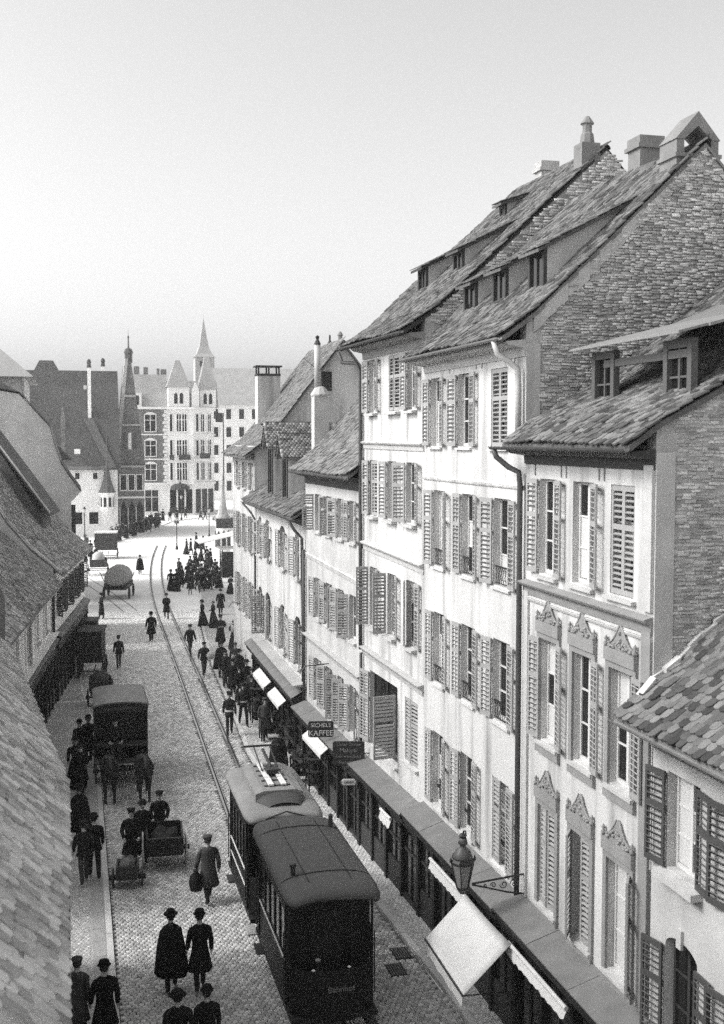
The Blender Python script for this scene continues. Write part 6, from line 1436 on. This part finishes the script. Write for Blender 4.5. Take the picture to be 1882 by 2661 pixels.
# goods and shutters standing in front of the shops
for k, (x, y, w_, h_) in enumerate(((8.05, 38.6, .5, 1.3), (7.9, 40.2, .7, .9), (7.95, 43.0, .6, 1.4), (7.8, 46.3, .8, 1.0), (7.85, 49.4, .7, 1.5), (8.0, 52.4, .6, 1.1))):
    t = thing('display_stand', ['narrow dark display stand by the coffee shop', 'low dark display table with hanging goods on the pavement', 'tall dark display rack before the arched house', 'low dark crate stand behind the soldiers', 'tall dark goods rack close to the shop wall', 'small dark stand at the far shop door'][k], 'stand', (x, y, 0)); K = dict(keep=True)
    mb = MB(); 
    for a_ in (-w_/2, w_/2-.05):
        for b_ in (-.3, .25): mb.box((a_, b_, 0), (a_+.05, b_+.05, h_))
    build(mb, 'leg_frame', 'wood_black', t, **K)
    for q in range(3): build(MB().box((-w_/2, -.3, h_*(.3+.33*q)), (w_/2, .3, h_*(.3+.33*q)+.03)), 'shelf', 'wood_dark', t, **K)
    mb = MB()
    for q in range(7): mb.lathe([(.0, 0), (.09, .02), (.1, .12), (.05, .2), (0, .21)], (random.uniform(-w_/2+.1, w_/2-.1), random.uniform(-.2, .2), h_*(.3+.33*(q % 3))+.03), 7)
    build(mb, 'goods', 'cloth_mid' if k % 2 else 'cloth_dark', t, smooth=True, **K)

# ------------------------------------------------------------------ kiosk, column, poles, lamps of the square
def kiosk():
    t = thing('kiosk', 'dark glazed kiosk under a white awning at the right of the square', 'kiosk', (13.9, 104.5, -.12)); K = dict(keep=True)
    mb = MB(); mb.box((-.7, -.9, 0), (.9, .9, 1.0)); 
    for x in (-.7, .82):
        for y in (-.9, .82): mb.box((x, y, 1.003), (x+.08, y+.08, 2.5))
    build(mb, 'booth', 'wood_black', t, **K); build(MB().box((-.62, -.86, 1.003), (.82, -.84, 2.3)), 'pane', 'glass', t, **K); build(MB().box((-.66, -.8, 1.003), (-.64, .8, 2.3)), 'pane', 'glass', t, **K); build(MB().box((-.9, -1.1, 2.503), (1.1, 1.1, 2.65)), 'kiosk_roof', 'wall_far', t, **K)
    build(MB().prism([(-2.8, 3.1), (.9, 3.9), (.9, 3.95), (-2.8, 3.15)], -1.5, 2.5, lambda a_, d_, b_: (a_, d_, b_)), 'awning', 'canvas', t, fixn=True, **K)
    mb = MB()
    for x, y in ((-2.7, -1.4), (-2.7, 2.4)): mb.tube([(x, y, 0), (x, y, 3.12)], .035, 6)
    build(mb, 'awning_poles', 'iron', t, **K); build(MB().box((-1.0, .8, 4.3), (2.2, .9, 5.2)), 'sign_board', 'wood_grey', t, **K); build(MB().box((1.0, -1.0, .4), (1.5, -.9, 3.4)), 'side_panel', 'wall_far', t, **K)
    return t
kiosk()
def column():
    t = thing('advertising_column', 'ornate round column with pointed roof beside the kiosk awning', 'column', (15.4, 120, -.12)); K = dict(keep=True)
    build(MB().lathe([(.95, 0), (.95, .3), (.75, .4), (.72, 3.3), (.95, 3.5), (1.0, 3.9), (.8, 4.0)], (0, 0, 0), 12), 'shaft', 'wall_far', t, **K)
    for k in range(8):
        a = k*math.pi/4; build(MB().prism([(-.2, 1.2), (.2, 1.2), (.2, 2.6), (0, 3.0), (-.2, 2.6)], 0, .05, lambda p, d, q: ((.74+d)*math.cos(a)-p*math.sin(a), (.74+d)*math.sin(a)+p*math.cos(a), q)), 'niche', 'wood_dark', t, fixn=True, **K)
    mb = MB(); mb.lathe([(1.0, 3.9), (.85, 4.2), (.55, 4.7), (.4, 5.4), (.25, 6.6), (.1, 7.9), (.04, 8.6), (0, 9.0)], (0, 0, 0), 10)
    for k in range(10): mb.lathe([(.0, 0), (.14, .1), (.0, .5)], (1.02*math.cos(k*.628), 1.02*math.sin(k*.628), 4.0), 5)
    build(mb, 'pointed_roof', 'tile_left', t, **K)
    return t
column()
t = thing('signal_mast', 'tall thin mast with small square board rising over the column', 'mast', (16.3, 126, -.12)); build(MB().tube([(0, 0, 0), (0, 0, 15.3)], [.09, .06], 7), 'mast', 'wood_dark', t, keep=True); build(MB().box((-.85, -.03, 14.3), (-.07, .03, 15.3)), 'board', 'wood_dark', t, keep=True)
def street_lamp(label, x, y, z=-.12):
    t = thing('street_lamp', label, 'street lamp', (x, y, z)); K = dict(keep=True)
    build(MB().lathe([(.16, 0), (.16, .25), (.08, .5), (.06, 1.2), (.05, 3.1), (.09, 3.15), (.0, 3.2)], (0, 0, 0), 8), 'post', 'iron', t, **K); build(MB().tube([(-.25, 0, 2.9), (.25, 0, 2.9)], .02, 5), 'ladder_bar', 'iron', t, **K)
    build(MB().lathe([(.1, 3.2), (.2, 3.65)], (0, 0, 0), 6), 'lantern_glass', 'zinc_pale', t, **K); build(MB().lathe([(.24, 3.65), (.12, 3.8), (.05, 3.9), (0, 4.0)], (0, 0, 0), 6), 'lantern_cap', 'iron', t, **K)
    return t
street_lamp('street lamp before the white wall at the far left', 1.7, 148, 0.); street_lamp('street lamp at the edge of the kiosk crowd', 11.6, 131); street_lamp('street lamp on the far pavement before the corner block', 16.5, 178, 0.); street_lamp('street lamp between the column and corner block', 17.0, 146)
# paper scraps on the setts (pale litter beside the rails)
mb = MB()
for k in range(60):
    x, y = 3.35+random.gauss(0, .28), 49.8+random.gauss(0, .7); s = random.uniform(.02, .06); a = random.random()*6
    mb.add([(x+s*math.cos(a+q*1.57), y+s*math.sin(a+q*1.57)*1.6, RD+.008+.002*(q % 2)) for q in range(4)], [(0, 1, 2, 3)])
o = build(mb, 'paper_scraps', 'lettering'); tag(o, 'pale paper scraps scattered beside the rails', 'litter'); o['kind'] = 'stuff'
# wall lamp brackets and pavement grates
tag(build(MB().tube([(8.2, 36.9, 4.9), (7.3, 36.4, 4.95), (7.2, 36.4, 4.8)], .02, 5), 'wall_hook', 'iron'), 'thin iron arm reaching out above the coffee sign', 'bracket')
for k, (x, y) in enumerate(((7.2, 25.2), (7.55, 26.0))):
    t = thing('cellar_grate', ['dark cellar grate beside the tram, nearer one', 'dark cellar grate beside the tram, farther one'][k], 'grate', (x, y, RD+.01))
    build(MB().box((-.2, -.32, -.02), (.2, .32, .0)), 'frame', 'iron', t, keep=True)
    for q in range(6): build(MB().box((-.17+q*.058, -.29, .003), (-.15+q*.058, .29, .012)), 'bar', 'zinc', t, keep=True)

# ------------------------------------------------------------------ haze
hz = MB().box((-60, -25, -1.3), (110, 285, 42)).mesh('haze', [])
hm_ = bpy.data.materials.new('haze_air'); hm_.use_nodes = True; n_ = hm_.node_tree.nodes; n_.clear(); o_ = n_.new('ShaderNodeOutputMaterial'); pv = n_.new('ShaderNodeVolumePrincipled'); pv.inputs['Color'].default_value = (.99, .99, .99, 1); pv.inputs['Density'].default_value = .00055; pv.inputs['Anisotropy'].default_value = .2
hm_.node_tree.links.new(pv.outputs[0], o_.inputs['Volume']); hz.materials.append(hm_); ho = obj('haze', hz); ho['kind'] = 'stuff'
for p_ in PROTO:
    if p_ not in USED: bpy.data.objects.remove(PROTO[p_])
